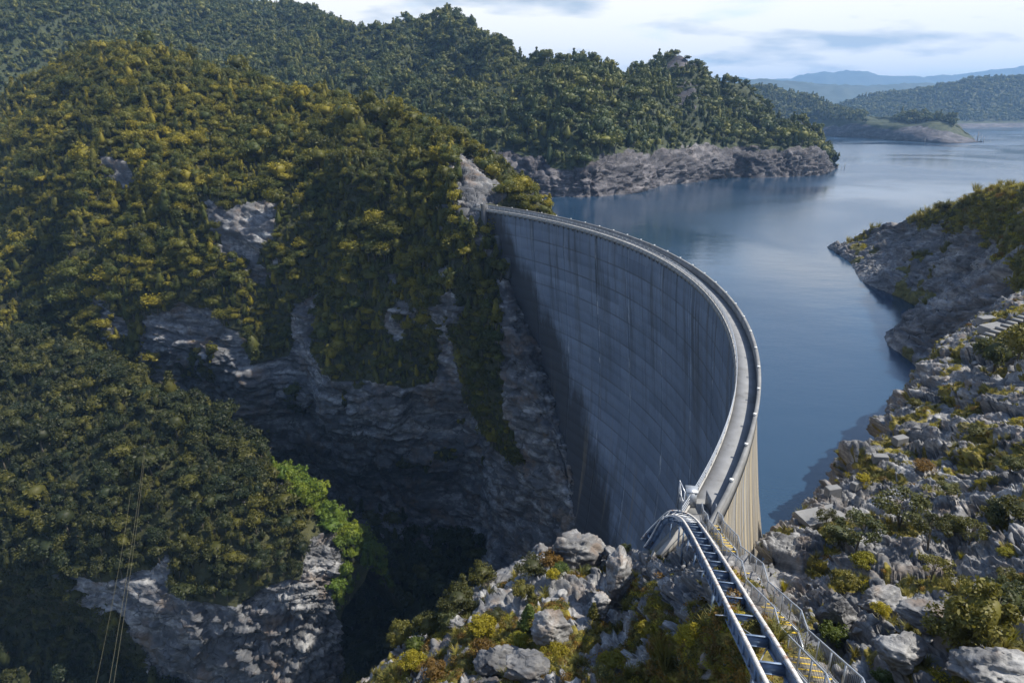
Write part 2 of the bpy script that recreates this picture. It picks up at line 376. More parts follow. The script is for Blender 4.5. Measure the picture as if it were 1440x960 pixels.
# water
m, t, b = mat('lake_water'); N = NT(t); M['water'] = m
pos = N.n('ShaderNodeNewGeometry').outputs['Position']
b.inputs['Base Color'].default_value = (0.013, 0.036, 0.072, 1)
b.inputs['IOR'].default_value = 1.6
patch = N.noise(N.mapv(pos, (0.006, 0.006, 1)), 1.0, 4, 0.55, 0.6)
N.link(N.mr(patch, 0.38, 0.62, 0.10, 0.26), b.inputs['Roughness'])
w1 = N.noise(N.mapv(pos, (0.55, 0.9, 1), (0, 0, 0.5)), 1.0, 4, 0.6)
w2 = N.noise(N.mapv(pos, (0.07, 0.12, 1), (0, 0, 0.3)), 1.0, 3, 0.5)
bp = N.n('ShaderNodeBump', {'Height': N.math('ADD', N.math('MULTIPLY', w1, 0.16), N.math('MULTIPLY', w2, 0.6)), 'Strength': 0.28, 'Distance': 0.5})
N.link(bp.outputs[0], b.inputs['Normal'])

# ------------------------------------------------------------------ terrain patches
def crom(n_in, n_out):
    W = np.zeros((n_out, n_in))
    for k, x in enumerate(np.linspace(0, n_in - 1, n_out)):
        i = min(int(x), n_in - 2); f = x - i
        w = (-0.5 * f + f * f - 0.5 * f ** 3, 1 - 2.5 * f * f + 1.5 * f ** 3, 0.5 * f + 2 * f * f - 1.5 * f ** 3, -0.5 * f * f + 0.5 * f ** 3)
        for j, ww in zip((i - 1, i, i + 1, i + 2), w):
            if j < 0: W[k, 0] += 2 * ww; W[k, 1] -= ww
            elif j > n_in - 1: W[k, n_in - 1] += 2 * ww; W[k, n_in - 2] -= ww
            else: W[k, j] += ww
    return W
def pt(p):
    if isinstance(p, np.ndarray): return p
    if p[0] == 'w': return np.array(p[1:], float)
    if p[0] == 'z': return PZ(*p[1:])
    if p[0] == 'v': return PV(*p[1:])
    return PY(*p)
def grid_normals(G):
    du = np.gradient(G, axis=1); dv = np.gradient(G, axis=0)
    n = np.cross(du, dv); n /= np.linalg.norm(n, axis=2)[..., None] + 1e-9
    return n
class Patch:
    """a lofted sheet of ground: control rows -> fine grid, roughened by real relief"""
    def __init__(s, rows, nr, nc, flip=False):
        A = np.array([[pt(p) for p in r] for r in rows])
        G = np.einsum('ij,jkc->ikc', crom(A.shape[0], nr), A)
        G = np.einsum('ij,kjc->kic', crom(A.shape[1], nc), G)
        if flip: G = G[:, ::-1]
        s.G = G; s.nr, s.nc = nr, nc
        s.N = grid_normals(G)
        if s.N[..., 2].mean() < 0: s.N = -s.N
        s.veg = np.ones((nr, nc)); s.row = np.repeat(np.linspace(0, A.shape[0] - 1, nr)[:, None], nc, 1)
    def flat(s): return s.G.reshape(-1, 3)
    def pix(s): return project(s.G)
    def displace(s, d):
        s.G = s.G + s.N * d.reshape(s.nr, s.nc)[..., None]
        s.N = grid_normals(s.G)
        if s.N[..., 2].mean() < 0: s.N = -s.N
    def build(s, name, material, label=None, cat=None):
        i = np.arange((s.nr - 1) * (s.nc - 1)); r = i // (s.nc - 1); c = i % (s.nc - 1); a = r * s.nc + c
        Q = np.stack([a, a + 1, a + s.nc + 1, a + s.nc], 1)
        me = mk_mesh(name, s.flat(), Q, None, [material], smooth=False)
        at = me.attributes.new('veg', 'FLOAT', 'POINT'); at.data.foreach_set('value', s.veg.ravel().astype(np.float32))
        o = link(name, me); tag(o, label, cat, kind='structure'); s.obj = o
        return o
    def scatter(s, rng, n, mind, ok, zmin=-1e9):
        """random points on the sheet, at least mind apart, where ok(row, veg, normal, px, py) holds"""
        a = s.G[:-1, :-1]; b = s.G[:-1, 1:]; c = s.G[1:, :-1]
        area = np.linalg.norm(np.cross(b - a, c - a), axis=2)
        px, py, dep = project(a)
        g = ok(s.row[:-1, :-1], s.veg[:-1, :-1], s.N[:-1, :-1], px, py) & (dep > 1)
        w = (area * g).ravel(); tot = w.sum()
        if tot <= 0: return np.zeros((0, 3)), np.zeros((0, 3))
        idx = rng.choice(len(w), n, p=w / tot); fu, fv = rng.random(n), rng.random(n)
        r = idx // (s.nc - 1); q = idx % (s.nc - 1)
        P = s.G[r, q] + (s.G[r, q + 1] - s.G[r, q]) * fu[:, None] + (s.G[r + 1, q] - s.G[r, q]) * fv[:, None]
        Nn = s.N[r, q]; keep = []; cells = {}
        K = np.floor(P / mind).astype(int)
        for i in range(n):
            if P[i, 2] < zmin: continue
            k = tuple(K[i]); bad = False
            for dx in (-1, 0, 1):
                for dy in (-1, 0, 1):
                    for dz in (-1, 0, 1):
                        for j in cells.get((k[0] + dx, k[1] + dy, k[2] + dz), ()):
                            if ((P[i] - P[j]) ** 2).sum() < mind * mind: bad = True; break
                        if bad: break
                    if bad: break
                if bad: break
            if not bad: cells.setdefault(k, []).append(i); keep.append(i)
        return P[keep], Nn[keep]
    def at(s, px, py):
        """point of the sheet seen at a pixel (nearest to the camera of the close ones)"""
        X, Y, D = project(s.G); e = np.hypot(X - px, Y - py); e[D < 1] = 1e9
        m = e < max(e.min() * 1.8, 5); k = np.argmin(np.where(m, D + e * 0.05, 1e9)); k = np.unravel_index(k, D.shape)
        return s.G[k].copy(), s.N[k].copy()

ROT = np.array(Matrix.Rotation(0.42, 3, 'X') @ Matrix.Rotation(-0.3, 3, 'Y'))
def rock_relief(P, size, amp, s, flat=0.4):
    """dipping slabs, ledges and blocks"""
    P = P + 0.12 * size * np.stack([fbm(P / (size * 0.8), s + 3, 3), fbm(P / (size * 0.8), s + 4, 3), fbm(P / (size * 0.8), s + 6, 3)], 1)
    L_ = P @ ROT.T; u = L_[:, 2] / (size * 0.28) + 1.5 * vnoise(L_ / (size * 1.7), s + 7); fr_ = u - np.floor(u)
    led = (fr_ * (0.6 + 0.8 * _h(np.floor(u), np.floor(u) * 0, np.floor(u) * 0, s)) - 0.5) * (0.5 + 0.5 * vnoise(P / (size * 1.2), s + 9))
    Q = (P @ ROT.T) * np.array([1, 1, 1 / flat]) / size
    v1, e1 = facets(Q, s); v2, e2 = facets(Q * 2.7 + 11, s + 20); v3, e3 = facets(Q * 6.1 + 5, s + 40)
    return amp * (led * 0.42 + v1 * 0.62 + v2 * 0.25 + v3 * 0.13 - 0.25 * (1 - sstep(0, 0.12, e1)) - 0.08 * (1 - sstep(0, 0.12, e2)))

# --- A: the cliffed hill on the far side of the gorge (it carries the far end of the dam)
A_rows = [
 [('w', -420, 520, -25), ('w', -330, 520, -25), ('w', -230, 500, -25), ('w', -150, 460, -25), ('w', -90, 420, -25), ('w', -50, 380, -25), ('w', -20, 345, -25), ('w', 5, 310, -25), ('w', 18, 285, -25), ('w', 24, 262, -25)],
 [(-200, 235, 430), (0, 150, 440), (150, 105, 430), (300, 125, 400), (430, 160, 370), (540, 185, 345), (625, 215, 315), (690, 255, 285), (738, 285, 262), (768, 306, 246)],
 [(-200, 250, 380), (0, 190, 385), (150, 95, 370), (300, 112, 345), (430, 143, 320), (540, 163, 300), (625, 190, 275), (690, 235, 252), (735, 275, 238), (764, 301, 230)],
 [(-200, 350, 330), (0, 285, 330), (150, 180, 315), (300, 190, 300), (430, 205, 280), (540, 215, 262), (615, 225, 245), (655, 247, 226), (692, 276, 216), (738, 300, 216)],
 [(-200, 450, 290), (0, 380, 290), (150, 290, 275), (300, 285, 262), (430, 290, 248), (540, 290, 235), (610, 290, 222), (655, 294, 208), (680, 304, 201), (708, 308, 208)],
 [(-200, 530, 262), (0, 460, 266), (150, 380, 256), (290, 370, 245), (420, 370, 235), (530, 370, 222), (605, 370, 212), (655, 375, 200), (698, 385, 192), (730, 400, 200)],
 [(-200, 600, 252), (0, 520, 256), (150, 430, 250), (280, 455, 237), (410, 470, 227), (520, 480, 217), (605, 470, 208), (660, 470, 196), (728, 480, 184), (768, 480, 192)],
 [(-200, 640, 248), (0, 560, 252), (165, 470, 246), (290, 520, 235), (410, 540, 225), (520, 560, 214), (610, 560, 205), (675, 570, 192), (762, 580, 176), (805, 570, 184)],
 [(-200, 690, 248), (20, 610, 250), (190, 540, 249), (320, 590, 240), (430, 610, 230), (530, 630, 221), (620, 640, 212), (695, 660, 194), (792, 680, 168), (838, 680, 176)],
 [(-200, 740, 246), (40, 660, 247), (220, 600, 253), (350, 650, 245), (450, 685, 236), (545, 712, 227), (630, 732, 218), (712, 758, 194), (808, 770, 161), (860, 770, 166)],
 [(-200, 790, 240), (60, 720, 240), (250, 690, 240), (370, 725, 228), (460, 755, 218), (550, 790, 208), (640, 815, 198), (725, 835, 172), (815, 850, 146), (870, 850, 150)],
]
A_rows = [r_ + [('w', *(pt(r_[-1]) + np.array([7, 4, -26])))] for r_ in A_rows]      # the flank runs on down under the lake
A = Patch(A_rows, 400, 460)
px, py, dp = A.pix()
rockA = np.zeros_like(px)
polysA = [
 [(286, 285), (330, 300), (348, 285), (372, 262), (384, 270), (380, 330), (372, 400), (325, 388), (300, 345)],
 [(130, 410), (200, 445), (250, 428), (285, 432), (335, 475), (345, 515), (390, 500), (402, 425), (440, 400), (436, 500), (470, 520), (520, 532), (570, 548), (606, 540), (612, 480), (632, 440), (640, 530), (640, 590), (720, 660), (800, 700), (830, 800), (720, 850), (540, 800), (440, 705), (340, 630), (250, 560), (160, 480)],
 [(545, 440), (560, 415), (600, 435), (650, 412), (668, 430), (655, 455), (600, 462), (552, 475)],
 [(634, 212), (652, 215), (700, 262), (704, 290), (668, 296), (668, 325), (692, 352), (684, 362), (650, 318), (655, 290), (642, 245)],
 [(550, 380), (562, 375), (562, 400), (550, 405)], [(625, 372), (642, 372), (640, 402), (628, 400)],
 [(692, 395), (745, 380), (850, 760), (745, 775), (715, 640), (700, 500)],
 [(155, 232), (185, 232), (185, 260), (158, 258)], [(730, 262), (800, 290), (800, 330), (745, 300)],
]
jit = fbm(A.flat() * 0.07, 3, 3).reshape(px.shape) * 14; jit2 = fbm(A.flat() * 0.07, 9, 3).reshape(px.shape) * 14
for p in polysA: rockA = np.maximum(rockA, inpoly(px + jit, py + jit2, p).astype(float))
scrub = fbm(A.flat() / 16, 15, 4).reshape(px.shape)
rockA *= 1 - (scrub > 0.27) * (A.row < 8.2) * (px < 700)
A.veg = 1 - rockA
P = A.flat(); rk = rockA.ravel()
fr = sstep(2.2, 3.2, A.row.ravel())
d = (fbm(P / 42, 1, 3) * 8.0 + (0.22 - np.abs(fbm(P * np.array([1, 0.4, 0.35]) / 38, 8, 2))) * 16.0) * (0.35 + 0.65 * fr) + fbm(P / 13, 5, 3) * 1.6
damside = sstep(650, 700, px.ravel()) * sstep(3.2, 3.8, A.row.ravel())
d = d * (1 - 0.85 * damside)
d += (0.30 + 0.70 * rk) * fr * rock_relief(P, 17, 4.2, 60, 0.55) * (1 - 0.4 * damside) * (1 - 0.75 * sstep(640, 690, px.ravel()) * (1 - sstep(4, 5, A.row.ravel())))
d += rk * rock_relief(P, 5.5, 1.3, 90, 0.5)
A.displace(d)
A.build('cliff_hill', M['cliff'])

# --- B: the lower bluff downstream
B_rows = [
 [('w', -330, 300, -110), ('w', -230, 290, -110), ('w', -180, 275, -112), ('w', -140, 250, -114), ('w', -110, 230, -116), ('w', -85, 212, -118), ('w', -62, 198, -120), ('w', -45, 186, -122), ('w', -32, 174, -124)],
 [(-200, 440, 262), (0, 478, 240), (120, 500, 222), (230, 556, 200), (310, 598, 190), (380, 655, 176), (440, 702, 167), (492, 748, 160), (530, 800, 158)],
 [(-200, 560, 225), (0, 575, 200), (120, 595, 186), (220, 628, 173), (310, 655, 164), (380, 700, 158), (438, 738, 153), (482, 778, 151), (510, 820, 152)],
 [(-200, 680, 195), (0, 685, 174), (120, 697, 163), (220, 720, 154), (310, 742, 148), (375, 770, 146), (428, 790, 145), (466, 812, 146), (492, 842, 149)],
 [(-200, 770, 178), (0, 775, 160), (90, 792, 152), (200, 805, 145), (300, 825, 141), (370, 835, 140), (418, 842, 140), (456, 850, 143), (480, 868, 148)],
 [(-200, 815, 176), (-10, 815, 160), (85, 835, 151), (195, 880, 143), (290, 925, 139), (360, 945, 137), (412, 950, 138), (456, 935, 143), (484, 915, 149)],
 [(-200, 850, 180), (-20, 850, 166), (75, 875, 158), (180, 940, 149), (285, 990, 142), (362, 1010, 139), (415, 1010, 140), (462, 985, 145), (492, 950, 150)],
 [(-200, 930, 168), (-20, 940, 154), (75, 965, 146), (190, 1030, 138), (300, 1080, 132), (370, 1100, 130), (425, 1090, 132), (480, 1060, 138), (510, 1000, 146)],
]
B = Patch(B_rows, 300, 300)
px, py, dp = B.pix()
polysB = [
 [(66, 800), (140, 822), (205, 800), (232, 775), (240, 835), (330, 850), (365, 828), (420, 815), (432, 760), (462, 738), (488, 790), (466, 850), (500, 940), (480, 1010), (230, 1000), (190, 900), (120, 850)],
 [(372, 655), (398, 660), (402, 692), (384, 684)], [(345, 700), (362, 700), (360, 716), (346, 714)]]
jit = fbm(B.flat() * 0.09, 3, 3).reshape(px.shape) * 12
rockB = np.zeros_like(px)
for p in polysB: rockB = np.maximum(rockB, inpoly(px + jit, py + jit, p).astype(float))
B.veg = 1 - rockB
P = B.flat(); rk = rockB.ravel()
d = fbm(P / 26, 21, 3) * 3.2 + fbm(P / 8, 25, 3) * 0.8 + (0.15 + rk) * rock_relief(P, 11, 2.9, 160, 0.7) + rk * rock_relief(P, 3.5, 0.9, 190, 0.6)
B.displace(d)
B.build('gorge_bluff', M['cliff'])

# --- C: gorge floor
xs = np.linspace(-520, 80, 90); ys = np.linspace(-60, 330, 70)
C = Patch([[('w', x, y, -122 - 0.02 * (x + 100) * 0 + max(0, (-x - 120)) * 0.16) for x in xs[::6]] for y in ys[::6]], 90, 120)
C.displace(fbm(C.flat() / 25, 31, 4) * 5)
C.build('gorge_floor', M['floor'])

# --- D: rocky spur below the camera (it carries the near end of the dam)
f1 = [(430, 1050, 38), (510, 968, 40), (570, 918, 42), (640, 868, 45), (710, 815, 49), (775, 775, 53), (840, 780, 49), (890, 780, 45), (932, 778, 42), (990, 775, 35.6), (1060, 800, 36)]
D1 = [pt(p) for p in f1]
drop = lambda p, dx, dy, dz: ('w', p[0] + dx, p[1] + dy, p[2] + dz)
D_rows = [
 [drop(p, -26, 22, -105) for p in D1],
 [drop(p, -9, 9, -42) for p in D1],
 [drop(p, -1.6, 2.2, -6) for p in D1],
 f1,
 [(520, 1010, 33), (580, 970, 34), (640, 925, 36), (700, 880, 38.5), (760, 842, 41.5), (815, 822, 43), (870, 812, 42), (910, 810, 37), (955, 812, 31.6), (1012, 815, 27.2), (1095, 850, 29)],
 [(600, 1060, 27), (660, 1010, 28), (715, 965, 30), (770, 925, 32.5), (820, 890, 35), (865, 872, 36), (910, 862, 31.5), (945, 860, 28.2), (985, 862, 24.8), (1037, 866, 21.9), (1120, 905, 23.5)],
 [(700, 1120, 21.5), (760, 1070, 22.5), (810, 1020, 24), (855, 985, 26), (895, 955, 28), (930, 935, 25.5), (965, 925, 23.8), (1000, 930, 21.3), (1040, 945, 18.6), (1090, 968, 16.6), (1175, 990, 17.5)],
 [(850, 1300, 15.5), (900, 1230, 16.5), (930, 1150, 18), (960, 1090, 19.5), (985, 1045, 20.5), (1005, 1020, 20.5), (1030, 1010, 19.5), (1060, 1020, 17.5), (1100, 1050, 15.2), (1150, 1090, 13.3), (1260, 1090, 14)],
 [('w', -4, 6, 4), ('w', -2, 7, 6), ('w', 0, 8, 7.5), ('w', 1.5, 9, 8.5), ('w', 3, 9.5, 9.3), ('w', 4, 9.5, 10), ('w', 5, 9, 11), ('w', 6, 8.5, 12), ('w', 7.5, 8, 12.6), ('w', 9, 7, 13), ('w', 12, 6, 12.5)],
 [('w', -10, -20, 12), ('w', -6, -20, 15), ('w', -3, -20, 17), ('w', 0, -20, 18), ('w', 2, -20, 19), ('w', 4, -20, 20), ('w', 6, -20, 20.5), ('w', 8, -20, 21), ('w', 9.5, -20, 21), ('w', 11, -20, 21), ('w', 16, -20, 20)],
]
D = Patch(D_rows, 430, 360)
P = D.flat(); px, py, dp = D.pix()
vis = sstep(2.0, 2.9, D.row.ravel())
vn = fbm(P / 2.6, 41, 4, 0.6)
vegD = sstep(0.06, 0.24, vn + 0.22 * sstep(830, 900, py.ravel()) - 0.30 * sstep(840, 780, py.ravel()) - 0.02)
D.veg = vegD.reshape(px.shape)
d = vis * (fbm(P / 7, 45, 3) * 0.8) + (0.35 + 0.65 * vis) * (1 - 0.45 * vegD) * (rock_relief(P, 5.5, 1.3, 240, 0.34) + rock_relief(P, 1.8, 0.28, 270, 0.36)) + (1 - vis) * fbm(P / 15, 47, 3) * 3
damk = np.exp(-((P[:, 0] - 13) ** 2 + (P[:, 1] - 41) ** 2) / 12.0)
D.displace(d * (1 - 0.7 * damk) - 0.5 * damk)
D.build('foreground_spur', M['near_rock'])

# --- E: the near right bank between the stairs and the lake
e1 = [(1062, 800, 42), (1088, 762, 46), (1130, 728, 49.5), (1170, 693, 54), (1195, 643, 62), (1235, 603, 68), (1275, 548, 78), (1310, 493, 89), (1370, 448, 100), (1450, 402, 112)]
E1 = [pt(p) for p in e1]
E_rows = [
 [drop(p, -3, 9, -30) for p in E1],
 [drop(p, -1.0, 3.0, -9) for p in E1],
 e1,
 [(1085, 850, 38), (1128, 805, 41), (1180, 768, 43.5), (1225, 722, 48), (1260, 672, 54), (1300, 632, 59), (1340, 577, 66), (1380, 522, 73), (1440, 470, 80), (1530, 415, 87)],
 [(1108, 905, 31), (1150, 862, 33), (1215, 815, 35.5), (1265, 775, 40), (1310, 725, 45), (1355, 680, 49), (1400, 620, 54), (1450, 565, 59), (1520, 505, 65), (1620, 450, 71)],
 [(1135, 965, 24), (1185, 925, 26), (1250, 880, 28), (1305, 840, 32), (1360, 795, 36), (1415, 745, 39), (1470, 690, 43), (1530, 630, 47), (1620, 565, 52), (1740, 490, 57)],
 [(1185, 1050, 18), (1245, 1000, 19), (1310, 950, 21), (1370, 910, 24), (1440, 870, 27), (1500, 810, 30), (1570, 750, 33), (1640, 690, 37), (1740, 615, 42), (1880, 530, 47)],
 [('w', 11, 12, 10), ('w', 13, 12, 11), ('w', 15, 12, 11), ('w', 18, 13, 10.5), ('w', 21, 14, 10), ('w', 25, 15, 10), ('w', 30, 16, 10.5), ('w', 36, 17, 12), ('w', 45, 18, 15), ('w', 58, 20, 20)],
 [('w', 12, -20, 21), ('w', 14, -20, 21), ('w', 17, -20, 21), ('w', 20, -20, 21), ('w', 25, -20, 21), ('w', 30, -20, 22), ('w', 37, -20, 24), ('w', 45, -20, 26), ('w', 56, -20, 29), ('w', 70, -20, 34)],
]
E = Patch(E_rows, 430, 430)
P = E.flat(); px, py, dp = E.pix()
vn = fbm(P / 2.2, 51, 4, 0.6)
gul = sstep(60, 0, px - 1080 - (850 - py) * -0.25).ravel()
vegE = sstep(0.10, 0.28, vn + 0.10 * sstep(1300, 1420, px.ravel()) + 0.12 * sstep(860, 930, py.ravel()))
E.veg = vegE.reshape(px.shape)
vis = sstep(0.8, 2.0, E.row.ravel())
d = fbm(P / 9, 55, 3) * 0.9 * vis + (0.5 + 0.5 * vis) * (1 - 0.4 * vegE) * (rock_relief(P, 8.0, 1.9, 340, 0.26) + rock_relief(P, 2.4, 0.36, 370, 0.3) + rock_relief(P, 0.9, 0.10, 390, 0.4))
damk = np.exp(-((P[:, 0] - 15) ** 2 + (P[:, 1] - 42) ** 2) / 14.0)
E.displace(d * (1 - damk) - 0.9 * damk)
E.build('rocky_bank', M['near_rock'])

# --- F: farther right bank with its points and coves
LZ = -19.0
g3 = [(1650, 360, 102), (1580, 322, 108), (1510, 285, 122), (1440, 262, 145), (1352, 284, 178), (1290, 306, 212), (1215, 330, 240)]
F_rows = [
 [('z', 1300, 560, -24), ('z', 1262, 525, -24), ('z', 1222, 484, -24), ('z', 1272, 446, -24), ('z', 1198, 405, -24), ('z', 1180, 380, -24), ('z', 1148, 353, -24)],
 [('z', 1330, 548, LZ), ('z', 1284, 512, LZ), ('z', 1243, 470, LZ), ('z', 1290, 434, LZ), ('z', 1214, 396, LZ), ('z', 1196, 370, LZ), ('z', 1163, 347, LZ)],
 [(1375, 505, 116), (1325, 478, 124), (1290, 448, 136), (1330, 410, 156), (1270, 376, 182), (1236, 356, 208), (1180, 342, 241)],
 [(1480, 450, 107), (1430, 420, 114), (1390, 395, 127), (1395, 355, 148), (1335, 335, 174), (1280, 325, 206), (1200, 335, 240)],
 g3,
 [drop(pt(p), 25, 18, -14) for p in g3],
 [drop(pt(p), 50, 45, -45) for p in g3],
]
F = Patch(F_rows, 260, 300)
P = F.flat(); px, py, dp = F.pix()
vegF = sstep(0.15, 0.4, fbm(P / 9, 61, 4) + 0.9 * sstep(2.9, 3.7, F.row.ravel()) * sstep(1255, 1310, px.ravel()) - 0.05)
F.veg = vegF.reshape(px.shape)
sh = sstep(1.0, 1.6, F.row.ravel())
F.displace((0.3 + 0.7 * sh) * (1 - 0.5 * vegF) * (rock_relief(P, 9, 2.0, 440, 0.35) + rock_relief(P, 3, 0.6, 470, 0.35)) + sh * fbm(P / 20, 65, 3) * 1.6)
F.build('lake_shore_point', M['bank_rock'])

# --- G: forested hills behind
cols = [-300, -80, 130, 320, 480, 610, 710, 780, 855, 930, 1015, 1095, 1145, 1180]
shy = [None] * 7 + [277, 277, 263, 252, 250, 247, 238]
shY = [430, 440, 440, 430, 420, 410, 400] + [PZ(c, y, LZ)[1] for c, y in zip(cols[7:], shy[7:])]
bandy = [None] * 7 + [238, 226, 222, 214, 212, 215, 234]
ridge = [(-300, -90, 780), (-80, -70, 800), (130, -30, 860), (320, 26, 960), (460, 30, 900), (570, 54, 800), (640, 54, 720), (730, 76, 640), (810, 78, 590), (890, 100, 600), (975, 118, 620), (1060, 142, 620), (1125, 180, 610), (1172, 230, 588)]
midr = [(-300, 190, 560), (-80, 170, 570), (130, 150, 580), (320, 150, 570), (480, 155, 545), (600, 165, 515), (690, 175, 480), (765, 178, 450), (840, 170, 445), (920, 170, 500), (1005, 175, 555), (1080, 185, 560), (1133, 200, 570), (1177, 232, 583)]
upr = [(-300, 40, 660), (-80, 30, 680), (130, 40, 720), (320, 70, 760), (470, 85, 720), (590, 100, 650), (670, 110, 590), (750, 122, 535), (828, 120, 510), (905, 130, 550), (990, 142, 590), (1070, 160, 590), (1129, 188, 588), (1174, 230, 586)]
G_rows = [
 [('v', c, Y - 14, -30) for c, Y in zip(cols, shY)],
 [('v', c, Y, LZ) for c, Y in zip(cols, shY)],
 [('v', c, Y + 14, 1) if b is None else (c, b, Y + 9) for c, b, Y in zip(cols, bandy, shY)],
 midr, upr, ridge,
 [drop(pt(p), 0, 120, -60) for p in ridge],
 [drop(pt(p), 0, 300, -200) for p in ridge],
]
G = Patch(G_rows, 240, 460)
P = G.flat(); px, py, dp = G.pix()
band = sstep(2.25, 2.0, G.row.ravel() + 0.25 * fbm(P / 14, 71, 3))
cl = sstep(0.35, 0.45, fbm(P / 30, 76, 3)) * sstep(800, 860, px.ravel()) * 0.8
G.veg = (1 - np.maximum(band, cl)).reshape(px.shape)
up = sstep(2.0, 3.2, G.row.ravel()) * (1 - 0.8 * sstep(1080, 1170, px.ravel()))
lid = np.abs(fbm(P * np.array([1, 0.35, 0.35]) / 75, 73, 3))
G.displace(up * ((0.26 - lid) * 62 + fbm(P / 24, 74, 3) * 5) + band * (fbm(P / 55, 77, 2) * 9 + rock_relief(P, 15, 5.0, 540, 1.5) + rock_relief(P, 5, 1.4, 570, 0.9)) * sstep(0.6, 1.1, G.row.ravel()))
G.build('forest_hill', M['hill'])

# --- H: low point and islet across the lake, far hills, distant ridges
H_rows = [
 [('z', 1020, 199, -26), ('z', 1085, 197, -26), ('z', 1145, 194, -26), ('z', 1210, 199, -26), ('z', 1270, 202, -26), ('z', 1330, 205, -26), ('z', 1385, 203, -26)],
 [('z', 1020, 193, LZ), ('z', 1085, 192, LZ), ('z', 1145, 191, LZ), ('z', 1210, 194, LZ), ('z', 1270, 198, LZ), ('z', 1330, 202, LZ), ('z', 1382, 200, LZ)],
 [(1020, 172, 1420), (1085, 172, 1440), (1145, 172, 1440), (1210, 174, 1290), (1270, 176, 1190), (1325, 181, 1120), (1372, 195, 1105)],
 [(1020, 138, 1520), (1085, 136, 1540), (1140, 146, 1520), (1205, 164, 1380), (1268, 170, 1240), (1322, 172, 1160), (1366, 192, 1120)],
 [(1020, 130, 1600), (1085, 134, 1620), (1140, 148, 1600), (1205, 168, 1450), (1268, 166, 1270), (1320, 171, 1190), (1362, 192, 1135)],
 [('v', 1020, 1800, -40), ('v', 1085, 1800, -40), ('v', 1140, 1780, -40), ('v', 1205, 1650, -40), ('v', 1268, 1450, -40), ('v', 1315, 1350, -40), ('v', 1350, 1250, -40)],
]
Hh = Patch(H_rows, 60, 120)
P = Hh.flat()
Hh.veg = sstep(1.7, 2.1, Hh.row + 0.3 * fbm(P / 40, 82, 3).reshape(Hh.row.shape))
Hh.displace(sstep(0.9, 1.4, Hh.row.ravel()) * (fbm(P / 60, 81, 3) * 5 + rock_relief(P, 30, 3, 640, 0.5)))
Hh.build('far_point', M['hill'])

def far_hill(name, pts, ybase, depth, seed, amp, n=(50, 160)):
    top = [pt(p) for p in pts]
    base = [('v', p[0], p[2] - depth, LZ - 6) for p in pts]
    mid = [('w', *((np.array(pt(b)) * 0.5 + t_ * 0.5) + np.array([0, 0, 4]))) for b, t_ in zip(base, top)]
    back = [drop(t_, 0, depth, -(t_[2] + 60)) for t_ in top]
    X = Patch([base, mid, [('w', *t_) for t_ in top], back], *n)
    P = X.flat(); X.veg[:] = 1; X.veg[X.row < 0.22] = 0
    X.displace(sstep(0.2, 0.8, X.row.ravel()) * (fbm(P / (amp * 9), seed, 5, 0.6) * amp + fbm(P / (amp * 1.2), seed + 7, 3) * amp * 0.28))
    X.build(name, M['hill']); return X
FH = far_hill('far_hill', [(1090, 176, 2350), (1160, 160, 2350), (1230, 140, 2400), (1300, 131, 2450), (1360, 119, 2450), (1440, 116, 2500), (1560, 110, 2500), (1750, 95, 2500), (2000, 100, 2500)], LZ, 420, 91, 26, (70, 260))
far_hill('distant_ridge', [(900, 122, 5200), (1000, 118, 5200), (1060, 112, 5200), (1130, 118, 5200), (1200, 122, 5200), (1280, 118, 5300), (1360, 120, 5300), (1440, 108, 5200), (1600, 100, 5200), (1900, 105, 5200)], LZ, 1100, 101, 55)
far_hill('distant_ridge', [(950, 112, 9000), (1050, 112, 9000), (1120, 108, 9000), (1190, 103, 9000), (1260, 108, 9000), (1320, 106, 9000), (1400, 98, 9000), (1480, 95, 9000), (1700, 95, 9000), (2000, 95, 9000)], LZ, 1500, 111, 70)
far_hill('distant_ridge', [(120, 10, 2600), (230, 5, 2600), (300, -6, 2600), (340, 0, 2600), (400, 20, 2600), (520, 50, 2600), (680, 100, 2600)], LZ, 700, 121, 26)

# ------------------------------------------------------------------ the lake (bounded by the dam and the banks)
DC = np.array([-99.0, 107.5])            # centre of the dam's arc
lb = []
for a in np.radians(np.linspace(-37, 52, 40)): lb.append((DC[0] + 131.2 * math.cos(a), DC[1] + 131.2 * math.sin(a)))
lb += [(-40, 300), (-90, 395), (-200, 470), (-420, 480), (-900, 700), (-2500, 3000), (-4000, 12000), (14000, 12000), (9000, 400), (1500, 30), (260, 12), (110, 22), (60, 26), (26, 30)]
me = bpy.data.meshes.new('lake'); me.from_pydata([(x, y, LZ) for x, y in lb], [], [list(range(len(lb)))]); me.materials.append(M['water']); me.update()
tag(link('lake', me), kind='structure')
# base sheet far below everything, to the horizon
me = bpy.data.meshes.new('ground'); me.from_pydata([(-12000, -3500, -140), (15000, -3500, -140), (15000, 12700, -140), (-12000, 12700, -140)], [], [(0, 1, 2, 3)]); me.materials.append(M['floor']); me.update()
tag(link('ground', me), kind='structure')

